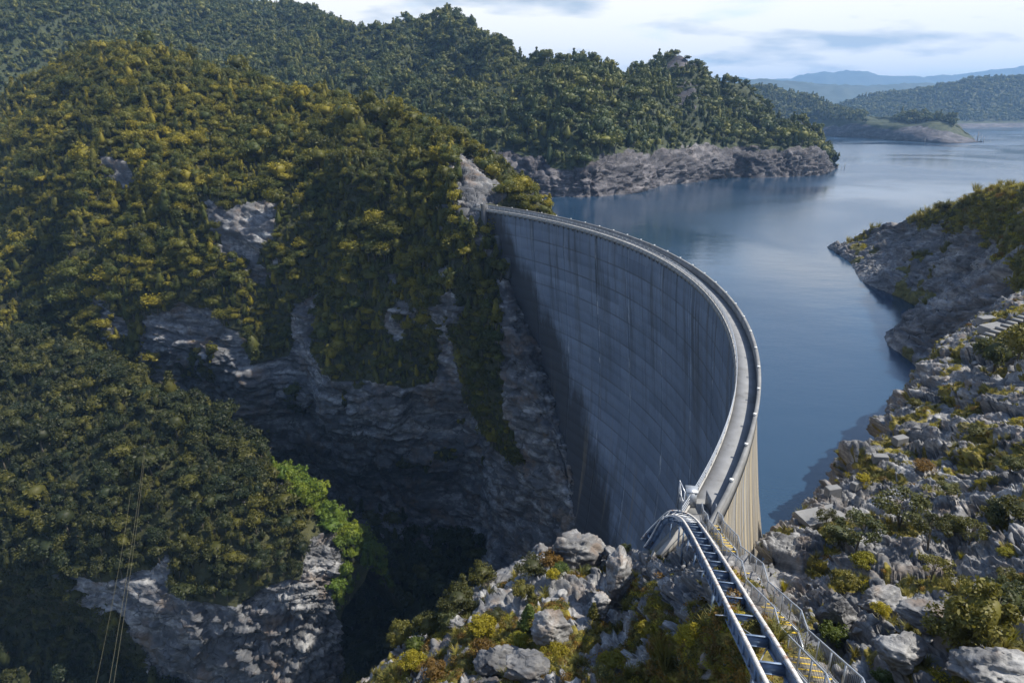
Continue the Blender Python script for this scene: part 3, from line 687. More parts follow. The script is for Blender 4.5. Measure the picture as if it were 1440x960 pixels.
# ------------------------------------------------------------------ the dam
ZP = np.array([0.0, -0.9, -3, -6.5, -14, -23, -34, -46, -64, -78, -100, -125, -145])
RD = np.array([129.6, 129.6, 129.6, 129.75, 130.4, 131.2, 132.2, 132.5, 131.7, 130.2, 126.5, 121, 116])
RU = np.array([131.45, 131.45, 131.6, 132.0, 133.0, 134.6, 136.8, 139.0, 141.5, 142.6, 143, 142, 140])
rd = lambda z: np.interp(z, ZP[::-1], RD[::-1]); ru = lambda z: np.interp(z, ZP[::-1], RU[::-1])
def arc(r, a, z): return np.stack([r * np.cos(a), r * np.sin(a), z + 0 * a], -1)
dam = link('arch_dam', None, None, (DC[0], DC[1], 0.0))
tag(dam, 'tall curved concrete arch dam holding back the blue lake, walkway along its crest', 'dam')
JA = np.radians([54, 48, 42.3, 36.1, 30.1, 23.6, 17.0, 9.6, 2.4, -4.2, -10.8, -17.4, -24.0, -30.8])
LV = np.arange(0, -145.1, -3.0)
lev = []
for z in LV:                                  # each lift is a step of its own with a recessed seam
    lev += [z - 0.10, z - 0.42, z - 1.7, z - 2.90]
lev = np.array(lev)
off = np.tile([0.055, 0.0, -0.012, 0.0], len(LV))
nl = len(lev)
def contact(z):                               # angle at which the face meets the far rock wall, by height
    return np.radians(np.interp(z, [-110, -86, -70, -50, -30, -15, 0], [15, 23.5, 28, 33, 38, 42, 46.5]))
LEV, OFF = lev, off
for k in range(len(JA) - 1):
    a1, a0 = JA[k], JA[k + 1]
    zb_ = float(np.interp(math.degrees(a0), [15, 23.5, 28, 33, 38, 42, 46.5], [-145, -86, -70, -50, -30, -15, 0])) - 10.0   # the block is founded on the rock wall
    lev, off = LEV[LEV > zb_], OFF[LEV > zb_]; nl = len(lev)
    ed = 0.09 / 130
    aa = np.concatenate([[a0], [a0 + ed], np.linspace(a0 + 0.5 / 130, a1 - 0.5 / 130, 11), [a1 - ed], [a1]])
    rec = np.zeros(len(aa)); rec[0] = rec[-1] = 0.16
    nc = len(aa)
    rr = rd(lev)[:, None] + off[:, None] + rec[None, :] + 0.012 * math.sin(k * 2.3)
    AA = np.broadcast_to(aa, (nl, nc)); ZZ = np.broadcast_to(lev[:, None], (nl, nc))
    Vd = np.stack([rr * np.cos(AA), rr * np.sin(AA), ZZ], -1).reshape(-1, 3)
    ruu = np.broadcast_to(ru(lev)[:, None], (nl, nc))
    Vu = np.stack([ruu * np.cos(AA), ruu * np.sin(AA), ZZ], -1).reshape(-1, 3)
    i = np.arange((nl - 1) * (nc - 1)); r = i // (nc - 1); c = i % (nc - 1); q = r * nc + c
    Qd = np.stack([q, q + nc, q + nc + 1, q + 1], 1)
    n0 = nl * nc
    Qu = np.stack([q, q + 1, q + nc + 1, q + nc], 1) + n0
    top = np.array([(c, c + 1, n0 + c + 1, n0 + c) for c in range(nc - 1)])
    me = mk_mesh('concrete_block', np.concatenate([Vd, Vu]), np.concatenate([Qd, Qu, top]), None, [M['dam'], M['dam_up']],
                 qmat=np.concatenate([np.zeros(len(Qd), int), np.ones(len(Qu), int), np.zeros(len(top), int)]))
    uvd = np.stack([(AA * 130).ravel(), ZZ.ravel()], 1); uvv = np.concatenate([uvd, uvd])
    uvl = me.uv_layers.new(name='arc'); li = np.empty(len(me.loops), np.int32); me.loops.foreach_get('vertex_index', li)
    uvl.data.foreach_set('uv', uvv[li].astype(np.float32).ravel())
    dj = np.minimum(np.abs(AA - a0), np.abs(AA - a1)) * 130
    jv = np.concatenate([np.clip(1 - dj / 1.1, 0, 1).ravel()] * 2).astype(np.float32)
    at = me.attributes.new('joint', 'FLOAT', 'POINT'); at.data.foreach_set('value', jv)
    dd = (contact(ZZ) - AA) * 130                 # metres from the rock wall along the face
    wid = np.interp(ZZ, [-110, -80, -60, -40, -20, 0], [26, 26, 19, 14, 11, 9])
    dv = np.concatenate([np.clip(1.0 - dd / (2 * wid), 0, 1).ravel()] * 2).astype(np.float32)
    at = me.attributes.new('far_dark', 'FLOAT', 'POINT'); at.data.foreach_set('value', dv)
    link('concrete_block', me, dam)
def arc_strip(name, prof, a0, a1, n, material, parent=dam):
    """profile [(r, z)...] (closed) swept along the dam's arc"""
    mb = MB(); A_ = np.linspace(a0, a1, n); m_ = len(prof)
    V = np.array([(r * math.cos(a), r * math.sin(a), z) for a in A_ for r, z in prof])
    Q = [(i * m_ + k, (i + 1) * m_ + k, (i + 1) * m_ + (k + 1) % m_, i * m_ + (k + 1) % m_) for i in range(n - 1) for k in range(m_)]
    mb.add(V, Q); mb.add(V[:m_], [list(range(m_))[:4]] if m_ == 4 else []); mb.add(V[-m_:], [list(range(m_))[:4]] if m_ == 4 else [])
    return mb.build(name, material, parent)
CA0, CA1 = math.radians(-31.0), math.radians(50.5)
arc_strip('crest_deck', [(129.12, -0.06), (131.25, -0.06), (131.25, 0.02), (129.12, 0.02)], CA0, CA1, 160, M['deck'])
arc_strip('upstream_parapet', [(131.26, -0.5), (131.52, -0.5), (131.52, 1.02), (131.26, 1.02)], CA0 - 0.02, CA1, 160, M['concrete'])
arc_strip('parapet_coping', [(131.22, 1.023), (131.56, 1.023), (131.56, 1.09), (131.22, 1.09)], CA0 - 0.02, CA1, 160, M['concrete'])
arc_strip('downstream_kerb', [(129.12, 0.023), (129.25, 0.023), (129.25, 0.26), (129.12, 0.26)], CA0, CA1, 160, M['concrete_pale'])
def arc_copies(name, mb, step, a0, a1, material, parent=dam):
    V, Q, T = mb.arrays(); me = mk_mesh(name, V, Q, T, [material]); a = a0
    while a <= a1:
        o = link(name, me, parent); o.rotation_euler = (0, 0, a); a += step
fb = MB(); fb.box((129.07, 0, -0.28), (0.09, 2.05, 0.62)); arc_copies('fascia_panel', fb, 2.12 / 129.1, CA0 + 0.009, CA1, M['concrete_pale'])
cb = MB(); cb.add([(129.62, -0.14, -0.07), (129.13, -0.14, -0.07), (129.13, -0.14, -0.70), (129.62, -0.14, -1.25), (129.62, 0.14, -0.07), (129.13, 0.14, -0.07), (129.13, 0.14, -0.70), (129.62, 0.14, -1.25)],
                  [(0, 1, 2, 3), (7, 6, 5, 4), (0, 4, 5, 1), (1, 5, 6, 2), (2, 6, 7, 3), (3, 7, 4, 0)])
arc_copies('corbel', cb, 2.12 / 129.1, CA0, CA1, M['concrete'])
pb = MB(); pb.box((129.19, 0, 0.66), (0.05, 0.05, 0.80)); arc_copies('railing_post', pb, 2.12 / 129.1, CA0, CA1, M['galv'])
for z in (0.58, 0.84, 1.10):
    arc_strip('railing_bar', [(129.16, z - 0.025), (129.22, z - 0.025), (129.22, z + 0.025), (129.16, z + 0.025)], CA0, CA1, 160, M['galv'])
lb_ = MB(); lb_.box((131.38, 0, 1.17), (0.12, 0.12, 0.16)); lb_.box((131.32, 0, 1.29), (0.28, 0.22, 0.10)); arc_copies('crest_light', lb_, 6.4 / 131.4, CA0 + 0.04, CA1 - 0.02, M['white'])
# stepped plinth and ladder way where the face meets the far wall
for j, (z0, z1) in enumerate([(1.3, -7), (-7, -13), (-13, -19)]):
    s_ = MB(); a = float(contact((z0 + z1) / 2)) - math.radians(0.5); r = float(rd((z0 + z1) / 2)) - 0.45
    s_.box((r * math.cos(a), r * math.sin(a), (z0 + z1) / 2), (1.5, 1.5, z0 - z1 - 0.03), Matrix.Rotation(a, 3, 'Z'))
    s_.build('abutment_step', M['concrete_dark'], dam)
ab = MB(); a = math.radians(49.0); ab.box((128.6 * math.cos(a), 128.6 * math.sin(a), -2.9), (4.6, 6.0, 5.6), Matrix.Rotation(a, 3, 'Z')); ab.build('abutment_block', M['concrete_dark'], dam)

# ------------------------------------------------------------------ steel access stairway (crest -> lookout)
ST = link('access_stairway', None, None, (13.6, 41.6, 0.0))
tag(ST, 'galvanised steel stairway with handrails and yellow nosings climbing from the dam crest', 'stairway')
SDIR = np.array([-0.1683, -0.9857, 0.0]); SRT = np.array([0.9857, -0.1683, 0.0])     # along (towards the camera) and to the right
SO = np.array([14.27, 41.6, 0.0]); SWID = 0.95
segs = [(0, -0.02, 0.95, 0.0, 'L'), (0.95, 0.0, 3.04, 0.95, 'F'), (3.04, 0.95, 3.66, 0.95, 'L'), (3.66, 0.95, 8.63, 3.2, 'F'), (8.63, 3.2, 9.55, 3.2, 'L'), (9.55, 3.2, 14.82, 5.92, 'F'),
        (14.82, 5.92, 16.13, 5.92, 'L'), (16.13, 5.92, 21.14, 8.5, 'F'), (21.14, 8.5, 22.15, 8.5, 'L'), (22.15, 8.5, 27.05, 11.12, 'F'), (27.05, 11.12, 28.2, 11.12, 'L'), (28.2, 11.12, 33.0, 13.6, 'F')]
def sp(s_, z, lat): return SO + SDIR * s_ + SRT * (lat - SWID) + np.array([0, 0, z]) - np.array([13.6, 41.6, 0.0])
Rst = np.stack([SRT, SDIR, np.array([0, 0, 1.0])], 1)
tb = MB(); tb.box((0, 0, 0), (SWID - 0.06, 0.27, 0.03), Rst)
for q in range(5): tb.box(SDIR * (-0.11 + q * 0.055) + np.array([0, 0, 0.022]), (SWID - 0.06, 0.014, 0.014), Rst)
tread_me = mk_mesh('tread', *tb.arrays(), [M['grating']])
nb = MB(); nb.box(SDIR * -0.13 + np.array([0, 0, 0.026]), (SWID - 0.08, 0.05, 0.022), Rst); nose_me = mk_mesh('nosing', *nb.arrays(), [M['yellow']])
for s0, z0, s1, z1, ty in segs:
    if ty == 'F':
        n = max(3, int(round((z1 - z0) / 0.18)))
        for k in range(1, n):
            f = (k - 0.5) / n
            o = link('tread', tread_me, ST, sp(s0 + (s1 - s0) * f, z0 + (z1 - z0) * f, SWID / 2))
            if k % 2 == 0 or k in (1, n - 1): link('nosing', nose_me, o)
    else:
        lm = MB(); nb_ = int((s1 - s0) / 0.05)
        for k in range(12): lm.bar(sp(s0, z0 + 0.0, 0.05 + k * 0.077), sp(s1, z0, 0.05 + k * 0.077), 0.022, 0.03)
        for k in range(nb_ // 2): lm.bar(sp(s0 + 0.05 + k * 0.1, z0 - 0.012, 0.03), sp(s0 + 0.05 + k * 0.1, z0 - 0.012, SWID - 0.03), 0.02, 0.015)
        lm.box(sp((s0 + s1) / 2, z0 - 0.035, SWID / 2), (SWID - 0.1, (s1 - s0) - 0.06, 0.008), Rst)
        ob = lm.build('landing_grating', M['mesh_panel'], ST)
        nm = MB(); nm.box(sp(s0 + 0.06, z0 + 0.024, SWID / 2), (SWID - 0.1, 0.09, 0.016), Rst); nm.build('nosing', M['yellow'], ob)
    for lat in (0.0, SWID):
        b_ = MB(); b_.bar(sp(s0, z0 - 0.06, lat), sp(s1, z1 - 0.06, lat), 0.05, 0.22); b_.build('stringer', M['galv'], ST)
for lat in (0.0, SWID):
    path = [sp(0, 1.0, lat)] + [sp(s1, z1 + 1.0, lat) for s0, z0, s1, z1, ty in segs]
    h_ = MB(); h_.tube(path, 0.03, 8); h_.build('handrail', M['galv'], ST, True)
    k_ = MB(); k_.tube([p - np.array([0, 0, 0.86]) for p in path], 0.02, 6); k_.build('bottom_rail', M['galv'], ST, True)
    bal = MB()
    for s0, z0, s1, z1, ty in segs:
        L = s1 - s0; npn = max(1, int(round(L / 1.25)))
        for k in range(npn + 1):
            f = k / npn
            if k == npn and (s0, s1) != segs[-1][0:3:2]: continue
            pb_ = MB(); pb_.box(sp(s0 + L * f, z0 + (z1 - z0) * f + 0.47, lat), (0.045, 0.045, 1.0), Rst); pb_.build('post', M['galv'], ST)
        for k in range(int(L / 0.125)):
            f = (k + 0.5) * 0.125 / L; bal.box(sp(s0 + L * f, z0 + (z1 - z0) * f + 0.56, lat), (0.011, 0.011, 0.83), Rst)
    o = bal.build('balusters', M['mesh_panel'], ST); o['kind'] = 'stuff'
for s_, z, _ in [(s1, z1, 0) for s0, z0, s1, z1, ty in segs if ty == 'L'][1:]:
    for lat in (0.0, SWID):
        l_ = MB(); l_.box(sp(s_, z - 1.6, lat), (0.09, 0.09, 2.9), Rst); l_.build('support_leg', M['steel_blue'], ST)

# ------------------------------------------------------------------ inclined hoist track beside the stairs
tp = [((1099, 957), 14.6), ((1068, 900), 17.2), ((1041, 853), 20.3), ((1020, 815), 23.6), ((1003, 785), 27.5), ((985, 754), 33.0), ((971, 733), 38.0), ((961, 725), 40.0), ((949, 722), 41.0), ((935, 725), 41.5), ((920, 743), 41.8), ((904, 764), 41.8)]
CT = np.array([PY(*p, Y) for p, Y in tp])
CT = np.vstack([CT[0] + (CT[0] - CT[1]) * 1.2, CT])
CT = crom(len(CT), 90) @ CT
TG = np.gradient(CT, axis=0); TG /= np.linalg.norm(TG, axis=1)[:, None]
# sideways axis: level, square to the track's overall run near the stairs, turning with the curve
SD = np.cross(TG, np.array([0, 0, 1.0])); SD /= np.linalg.norm(SD, axis=1)[:, None]
for _ in range(12): SD[1:-1] = (SD[:-2] + SD[1:-1] + SD[2:]) / 3
SD /= np.linalg.norm(SD, axis=1)[:, None]
UPV = np.cross(SD, TG)
TR = link('hoist_track', None, None, tuple(CT[-1])); TR0 = CT[-1]
tag(TR, 'blue steel twin-girder hoist track curving over the abutment beside the stairs', 'track')
GA = 0.46
cum = np.concatenate([[0], np.cumsum(np.linalg.norm(np.diff(CT, axis=0), axis=1))])
def tpt(s_):
    return np.array([np.interp(s_, cum, CT[:, i]) for i in range(3)]), np.array([np.interp(s_, cum, SD[:, i]) for i in range(3)]), np.array([np.interp(s_, cum, UPV[:, i]) for i in range(3)]), np.array([np.interp(s_, cum, TG[:, i]) for i in range(3)])
def sweep(off_s, w, up0, up1, nm, m_):
    V = []; n = len(CT)
    for p, s_, u in zip(CT - TR0, SD, UPV):
        for a_, b_ in ((off_s - w, up0), (off_s + w, up0), (off_s + w, up1), (off_s - w, up1)): V.append(p + s_ * a_ + u * b_)
    Q = [(i * 4 + k, i * 4 + (k + 1) % 4, i * 4 + 4 + (k + 1) % 4, i * 4 + 4 + k) for i in range(n - 1) for k in range(4)] + [(0, 3, 2, 1), (4 * n - 4, 4 * n - 3, 4 * n - 2, 4 * n - 1)]
    mb = MB(); mb.add(V, Q); return mb.build(nm, m_, TR)
for sgn in (-1, 1):
    g_ = sweep(sgn * GA, 0.018, -0.42, -0.03, 'girder', M['steel_blue'])
    sweep(sgn * GA, 0.10, -0.03, 0.0, 'flange', M['steel_blue']); sweep(sgn * GA, 0.09, -0.45, -0.42, 'flange', M['steel_blue'])
    sweep(sgn * GA, 0.062, 0.003, 0.08, 'rail', M['rail'])
    ss = 0.6
    stf = MB()
    while ss < cum[-1]:
        p, s_, u, t_ = tpt(ss); stf.box(p - TR0 + s_ * (sgn * (GA + 0.055)) - u * 0.225, (0.07, 0.014, 0.385), np.stack([s_, t_, u], 1)); ss += 0.9
    stf.build('stiffeners', M['steel_blue'], TR)['kind'] = 'stuff'
ss = 0.5; k = 0
while ss < cum[-1] - 0.2:
    p, s_, u, t_ = tpt(ss); R_ = np.stack([s_, t_, u], 1)
    c_ = MB(); c_.box(p - TR0 - u * 0.22, (2 * GA - 0.06, 0.02, 0.30), R_); c_.box(p - TR0 - u * 0.06, (2 * GA - 0.06, 0.12, 0.02), R_); c_.box(p - TR0 - u * 0.38, (2 * GA - 0.06, 0.12, 0.02), R_); c_.build('cross_beam', M['steel_blue'], TR)
    if ss + 2.1 < cum[-1] - 0.2:
        p2, s2, u2, _ = tpt(ss + 2.1); d_ = MB(); f = 1 if k % 2 else -1
        d_.tube([p - TR0 + s_ * (f * (GA - 0.06)) - u * 0.33, p2 - TR0 - s2 * (f * (GA - 0.06)) - u2 * 0.33], 0.02, 6); d_.build('diagonal_brace', M['galv'], TR)
    if k % 3 == 1:
        n_ = MB(); n_.tube([p - TR0 - s_ * (GA + 0.02) - u * 0.15, p - TR0 - s_ * (GA + 0.50) - u * 0.17], 0.022, 6); n_.build('roller_bracket', M['galv'], TR)
    if k % 2 == 0 and ss < cum[-1] - 3.0:
        for sgn in (-1, 1):
            l_ = MB(); q_ = p - TR0 + s_ * (sgn * GA) - u * 0.45; l_.box(q_ - np.array([0, 0, 1.35]), (0.10, 0.10, 2.7), Rst); l_.build('support_leg', M['steel_blue'], TR)
    ss += 2.1 if ss < cum[-1] - 9 else 1.0; k += 1
for kk, ss in enumerate(np.linspace(cum[-1] - 7.4, cum[-1] - 2.6, 10)):
    p, s_, u, t_ = tpt(ss); n_ = MB(); n_.tube([p - TR0 - s_ * (GA + 0.38) + u * 0.02, p - TR0 + s_ * (GA + 0.05) + u * 0.02], 0.028, 6); n_.build('roller_bracket', M['galv'], TR)

# concrete plinth below the bend of the track, gate and pillar at the crest end
pl = link('concrete_plinth', None, None, tuple(PY(940, 790, 41.0))); PL0 = PY(940, 790, 41.0)
tag(pl, 'sloping grey concrete plinth under the bend of the blue hoist track', 'plinth')
w0 = np.array([PY(962, 744, 40.6), PY(902, 806, 39.9), PY(985, 815, 38.6), PY(984, 750, 40.2)]) - PL0
cp = MB(); cp.add(np.concatenate([w0, w0 + np.array([0.6, 2.6, -0.8])]), [(0, 1, 2, 3), (7, 6, 5, 4), (0, 4, 5, 1), (1, 5, 6, 2), (2, 6, 7, 3), (3, 7, 4, 0)]); cp.build('wall', M['concrete'], pl)
cp = MB(); cp.bar(w0[0] + (0, -0.15, 0.1), w0[1] + (0, -0.15, 0.1), 0.5, 0.4); cp.build('coping', M['concrete_pale'], pl)
gt = link('crest_gate', None, None, (13.45, 42.1, -0.1)); tag(gt, 'grey steel gate frame and control box at the near end of the dam crest', 'gate')
g_ = MB(); g_.box((-0.55, 0.9, 0.75), (0.7, 0.8, 1.2), Rst); g_.build('control_box', M['galv'], gt)
g_ = MB(); g_.box((-0.55, 0.9, 1.40), (0.85, 0.95, 0.09), Rst); g_.build('box_lid', M['galv'], gt)
g_ = MB(); g_.box((-0.4, 0.7, -0.6), (1.8, 2.2, 1.5), Rst); g_.build('footing', M['concrete'], gt)
for dx, dy in ((-1.35, -0.2), (-1.35, 1.3)):
    f_ = MB(); f_.box((dx, dy, 0.75), (0.08, 0.08, 2.3), Rst); f_.build('gate_post', M['galv'], gt)
f_ = MB(); f_.bar((-1.35, -0.2, 1.85), (-1.35, 1.3, 1.85), 0.07, 0.07); f_.bar((-1.35, -0.2, 0.3), (-1.35, 1.3, 1.8), 0.05, 0.05); f_.bar((-1.35, -0.2, 1.0), (-1.35, 1.3, 1.0), 0.05, 0.05); f_.build('gate_brace', M['galv'], gt)
f_ = MB(); f_.bar((0.55, -0.35, 0.65), (0.55, 1.0, 0.65), 0.05, 1.25); f_.build('gate_panel', M['mesh_panel'], gt)

# ------------------------------------------------------------------ vegetation kit
def blob(rng, r, sub=2, amp=0.25):
    import bmesh
    bm = bmesh.new(); bmesh.ops.create_icosphere(bm, subdivisions=sub, radius=1.0)
    V = np.array([v.co[:] for v in bm.verts]); T = np.array([[v.index for v in f.verts] for f in bm.faces]); bm.free()
    V = V * (1 + amp * fbm(V * 1.6 + rng.random(3) * 50, 3, 2)[:, None]) * np.asarray(r)
    return V, T
def crown_geo(rng, kind, R, H, z0, nclump, nleaf, leaf, core=0.72):
    """leaf sprays gathered in clumps through the crown's volume, plus a lumpy dense heart"""
    LV_, LQ = [], []
    cz = z0 + H / 2
    cen = []
    for k in range(nclump):
        if kind == 'cone':
            h = rng.random() ** 0.8; a = rng.random() * 2 * math.pi + k * 2.4; r = R * (1.05 - h) * (0.55 + 0.45 * rng.random())
            c = np.array([r * math.cos(a), r * math.sin(a), z0 + H * (0.04 + 0.9 * h)]); cr_ = R * (0.22 + 0.30 * (1 - h))
        else:
            d_ = rng.normal(size=3); d_[2] = abs(d_[2]) * 1.1 - 0.45; d_ /= np.linalg.norm(d_)
            f = 0.55 + 0.42 * rng.random() ** 0.6
            if kind == 'loose': f = 0.7 + 0.4 * rng.random()
            c = np.array([d_[0] * R * f, d_[1] * R * f, cz + d_[2] * H / 2 * f]); cr_ = R * (0.25 + 0.20 * rng.random())
        cen.append((c, cr_))
    n_each = nleaf // nclump
    for c, cr_ in cen:
        d_ = rng.normal(size=(n_each, 3)); d_[:, 2] = d_[:, 2] * 0.8 + 0.25; d_ /= np.linalg.norm(d_, axis=1)[:, None]
        p = c + d_ * cr_ * (0.55 + 0.5 * rng.random((n_each, 1))) * np.array([1, 1, 0.85])
        nrm = d_ + rng.normal(size=(n_each, 3)) * 0.75 + np.array([0, 0, 0.25]); nrm /= np.linalg.norm(nrm, axis=1)[:, None]
        t_ = np.cross(nrm, rng.normal(size=(n_each, 3))); t_ /= np.linalg.norm(t_, axis=1)[:, None]; b_ = np.cross(nrm, t_)
        sz = leaf * (0.6 + 0.8 * rng.random((n_each, 1)))
        q = np.stack([p - t_ * sz, p - b_ * sz * 0.48, p + t_ * sz, p + b_ * sz * 0.48], 1)
        LV_.append(q.reshape(-1, 3))
    V = np.concatenate(LV_); Q = np.arange(len(V)).reshape(-1, 4)
    T = np.zeros((0, 3), int)
    if core > 0:
        if kind == 'cone':
            cv, ct = blob(rng, (R * 0.55, R * 0.55, H * 0.44), 2, 0.35); w_ = 1.15 - 0.55 * (cv[:, 2] / (H * 0.44)); cv[:, :2] *= w_[:, None]
            cv = cv + np.array([0, 0, z0 + H * 0.43])
        else:
            cv, ct = blob(rng, (R * core, R * core, H / 2 * core), 2, 0.4); cv = cv + np.array([0, 0, cz])
        T = ct + len(V); V = np.concatenate([V, cv])
    return V, Q, T
def trunk_geo(rng, H, r, stems=1, spread=0.25, limbs=3):
    mb = MB()
    for k in range(stems):
        a = rng.random() * 6.28; lean = spread * (0.3 + rng.random()) * (1 if stems > 1 else 0.35)
        tipv = np.array([math.cos(a) * lean * H, math.sin(a) * lean * H, H])
        P_ = [np.array([0, 0, -0.08 * H]), tipv * 0.33 + rng.normal(size=3) * 0.02 * H, tipv * 0.66 + rng.normal(size=3) * 0.03 * H, tipv]
        mb.tube(P_, [r, r * 0.75, r * 0.5, r * 0.2], 5)
        for l in range(limbs):
            f = 0.4 + 0.4 * rng.random(); s_ = tipv * f; a2 = rng.random() * 6.28; L = H * 0.3
            mb.tube([s_, s_ + np.array([math.cos(a2) * L * 0.5, math.sin(a2) * L * 0.5, L * 0.4]), s_ + np.array([math.cos(a2) * L * 0.9, math.sin(a2) * L * 0.9, L * 0.9])], [r * 0.4, r * 0.28, r * 0.1], 4)
    return mb.arrays()
def tree_kit(seed, specs, leafm):
    """list of (crown mesh, trunk mesh, raw arrays)"""
    kit = []
    for k, (kind, R, H, z0, nc_, nl_, lf) in enumerate(specs):
        rng = np.random.default_rng(seed + k)
        c = crown_geo(rng, kind, R, H, z0, nc_, nl_, lf); t_ = trunk_geo(rng, z0 + H * 0.75, 0.035 * (z0 + H))
        kit.append((mk_mesh('crown', *c, [leafm]), mk_mesh('trunk', *t_, [M['bark']]), c, t_))
    return kit

def instancer_group():
    """loose points carry instances of the little template plants stored in the same mesh"""
    g = bpy.data.node_groups.new('plant_scatter', 'GeometryNodeTree')
    g.interface.new_socket('Geometry', in_out='INPUT', socket_type='NodeSocketGeometry'); g.interface.new_socket('Geometry', in_out='OUTPUT', socket_type='NodeSocketGeometry')
    gi = g.nodes.new('NodeGroupInput'); go = g.nodes.new('NodeGroupOutput')
    def attr(nm, dt):
        n = g.nodes.new('GeometryNodeInputNamedAttribute'); n.data_type = dt; n.inputs[0].default_value = nm; return n.outputs[0]
    def cmp(a, k):
        n = g.nodes.new('FunctionNodeCompare'); n.data_type = 'INT'; n.operation = 'EQUAL'
        g.links.new(a, n.inputs[2]); n.inputs[3].default_value = k; return n.outputs[0]
    def sepr(k):
        n = g.nodes.new('GeometryNodeSeparateGeometry'); n.domain = 'POINT'; g.links.new(gi.outputs[0], n.inputs[0]); g.links.new(cmp(attr('tid', 'INT'), k), n.inputs[1]); return n.outputs[0]
    pts = sepr(-1); join = g.nodes.new('GeometryNodeJoinGeometry')
    for k in range(NKIT):
        ti = g.nodes.new('GeometryNodeGeometryToInstance'); g.links.new(sepr(k), ti.inputs[0]); g.links.new(ti.outputs[0], join.inputs[0])
    ip = g.nodes.new('GeometryNodeInstanceOnPoints')
    g.links.new(pts, ip.inputs['Points']); g.links.new(join.outputs[0], ip.inputs['Instance']); ip.inputs['Pick Instance'].default_value = True
    g.links.new(attr('idx', 'INT'), ip.inputs['Instance Index'])
    er = g.nodes.new('FunctionNodeEulerToRotation'); g.links.new(attr('rot', 'FLOAT_VECTOR'), er.inputs[0]); g.links.new(er.outputs[0], ip.inputs['Rotation'])
    g.links.new(attr('scl', 'FLOAT_VECTOR'), ip.inputs['Scale'])
    g.links.new(ip.outputs[0], go.inputs[0])
    return g
NKIT = 6
GROUP = instancer_group()
def stuff(name, kit, mats, P_, scl, rot, idx, label, cat):
    """kit: NKIT lists of (V, Q, T, material index) pieces"""
    V, Q, T, qm, tm, tid = [], [], [], [], [], []; n = 0
    for k in range(NKIT):
        for v, q, t_, mi in kit[k % len(kit)]:
            V.append(v); tid.append(np.full(len(v), k))
            if len(q): Q.append(np.asarray(q) + n); qm.append(np.full(len(q), mi))
            if len(t_): T.append(np.asarray(t_) + n); tm.append(np.full(len(t_), mi))
            n += len(v)
    m_ = len(P_); V.append(P_); tid.append(np.full(m_, -1))
    me = bpy.data.meshes.new(name)
    V = np.concatenate(V).astype(np.float32); tid = np.concatenate(tid).astype(np.int32)
    Q = np.concatenate(Q) if Q else np.zeros((0, 4), int); T = np.concatenate(T) if T else np.zeros((0, 3), int)
    me = mk_mesh(name, V, Q, T, mats, qmat=np.concatenate(qm) if qm else None, tmat=np.concatenate(tm) if tm else None)
    N_ = len(V)
    me.attributes.new('tid', 'INT', 'POINT').data.foreach_set('value', tid)
    a = np.zeros(N_, np.int32); a[-m_:] = idx; me.attributes.new('idx', 'INT', 'POINT').data.foreach_set('value', a)
    for nm, val in (('rot', rot), ('scl', scl)):
        a = np.zeros((N_, 3), np.float32); a[-m_:] = val; me.attributes.new(nm, 'FLOAT_VECTOR', 'POINT').data.foreach_set('vector', a.ravel())
    o = link(name, me); md = o.modifiers.new('scatter', 'NODES'); md.node_group = GROUP
    tag(o, label, cat, kind='stuff'); return o

# depth seen through each 8-pixel cell, from the bare ground: which plants are in view
ZB = np.full((130, 190), 1e9)
for X in (A, B, D, E, F, G):
    x_, y_, d_ = project(X.flat()); ok_ = (d_ > 1) & (x_ > -40) & (x_ < 1480) & (y_ > -40) & (y_ < 1000)
    np.minimum.at(ZB, (((y_[ok_] + 40) // 8).astype(int), ((x_[ok_] + 40) // 8).astype(int)), d_[ok_])
def seen(P_, tol=6.0):
    x_, y_, d_ = project(P_); ok_ = (x_ > 0) & (x_ < 1440) & (y_ > 0) & (y_ < 960) & (d_ > 1)
    zi = ZB[np.clip(((y_ + 40) // 8).astype(int), 0, 129), np.clip(((x_ + 40) // 8).astype(int), 0, 189)]
    return ok_ & (d_ < zi + tol)

rng = np.random.default_rng(7)
SP_ROUND = [('round', 3.3, 5.2, 2.6, 22, 520, 0.42), ('round', 2.6, 5.8, 2.4, 20, 480, 0.40), ('loose', 3.4, 4.6, 3.0, 20, 480, 0.42), ('cone', 2.3, 8.0, 1.4, 26, 520, 0.40), ('round', 3.9, 4.4, 2.2, 26, 580, 0.44), ('cone', 1.9, 6.6, 1.2, 22, 440, 0.36)]
SP_FAR = [(k, R, H, z0, max(9, nc_ // 2), int(nl_ * 0.45), lf * 1.45) for k, R, H, z0, nc_, nl_, lf in SP_ROUND]
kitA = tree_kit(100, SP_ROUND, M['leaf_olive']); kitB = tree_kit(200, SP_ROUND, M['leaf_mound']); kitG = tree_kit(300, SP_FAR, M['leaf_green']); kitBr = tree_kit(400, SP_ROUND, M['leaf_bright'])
def as_pieces(kit): return [[(*c, 0), (*t_, 1)] for _, _, c, t_ in kit]
def inframe(px, py, m=260): return (px > -m) & (px < 1440 + m) & (py > -m) & (py < 960 + m)
def rand_trs(n, lo, hi, tilt=0.07):
    s_ = lo + (hi - lo) * rng.random(n) ** 1.6
    scl = np.stack([s_ * (0.85 + 0.3 * rng.random(n)), s_ * (0.85 + 0.3 * rng.random(n)), s_ * (0.8 + 0.4 * rng.random(n))], 1)
    rot = np.stack([rng.normal(0, tilt, n), rng.normal(0, tilt, n), rng.random(n) * 6.283], 1)
    return scl, rot
zones = []
PA, NA = A.scatter(rng, 60000, 1.65, lambda r, v, n, px, py: (r > 1.3) & (r < 9.4) & (v > 0.5) & inframe(px, py) & ~((px > 660) & (r > 3.6) & (py < 330)) & ~((px > 775) & (r > 4)))
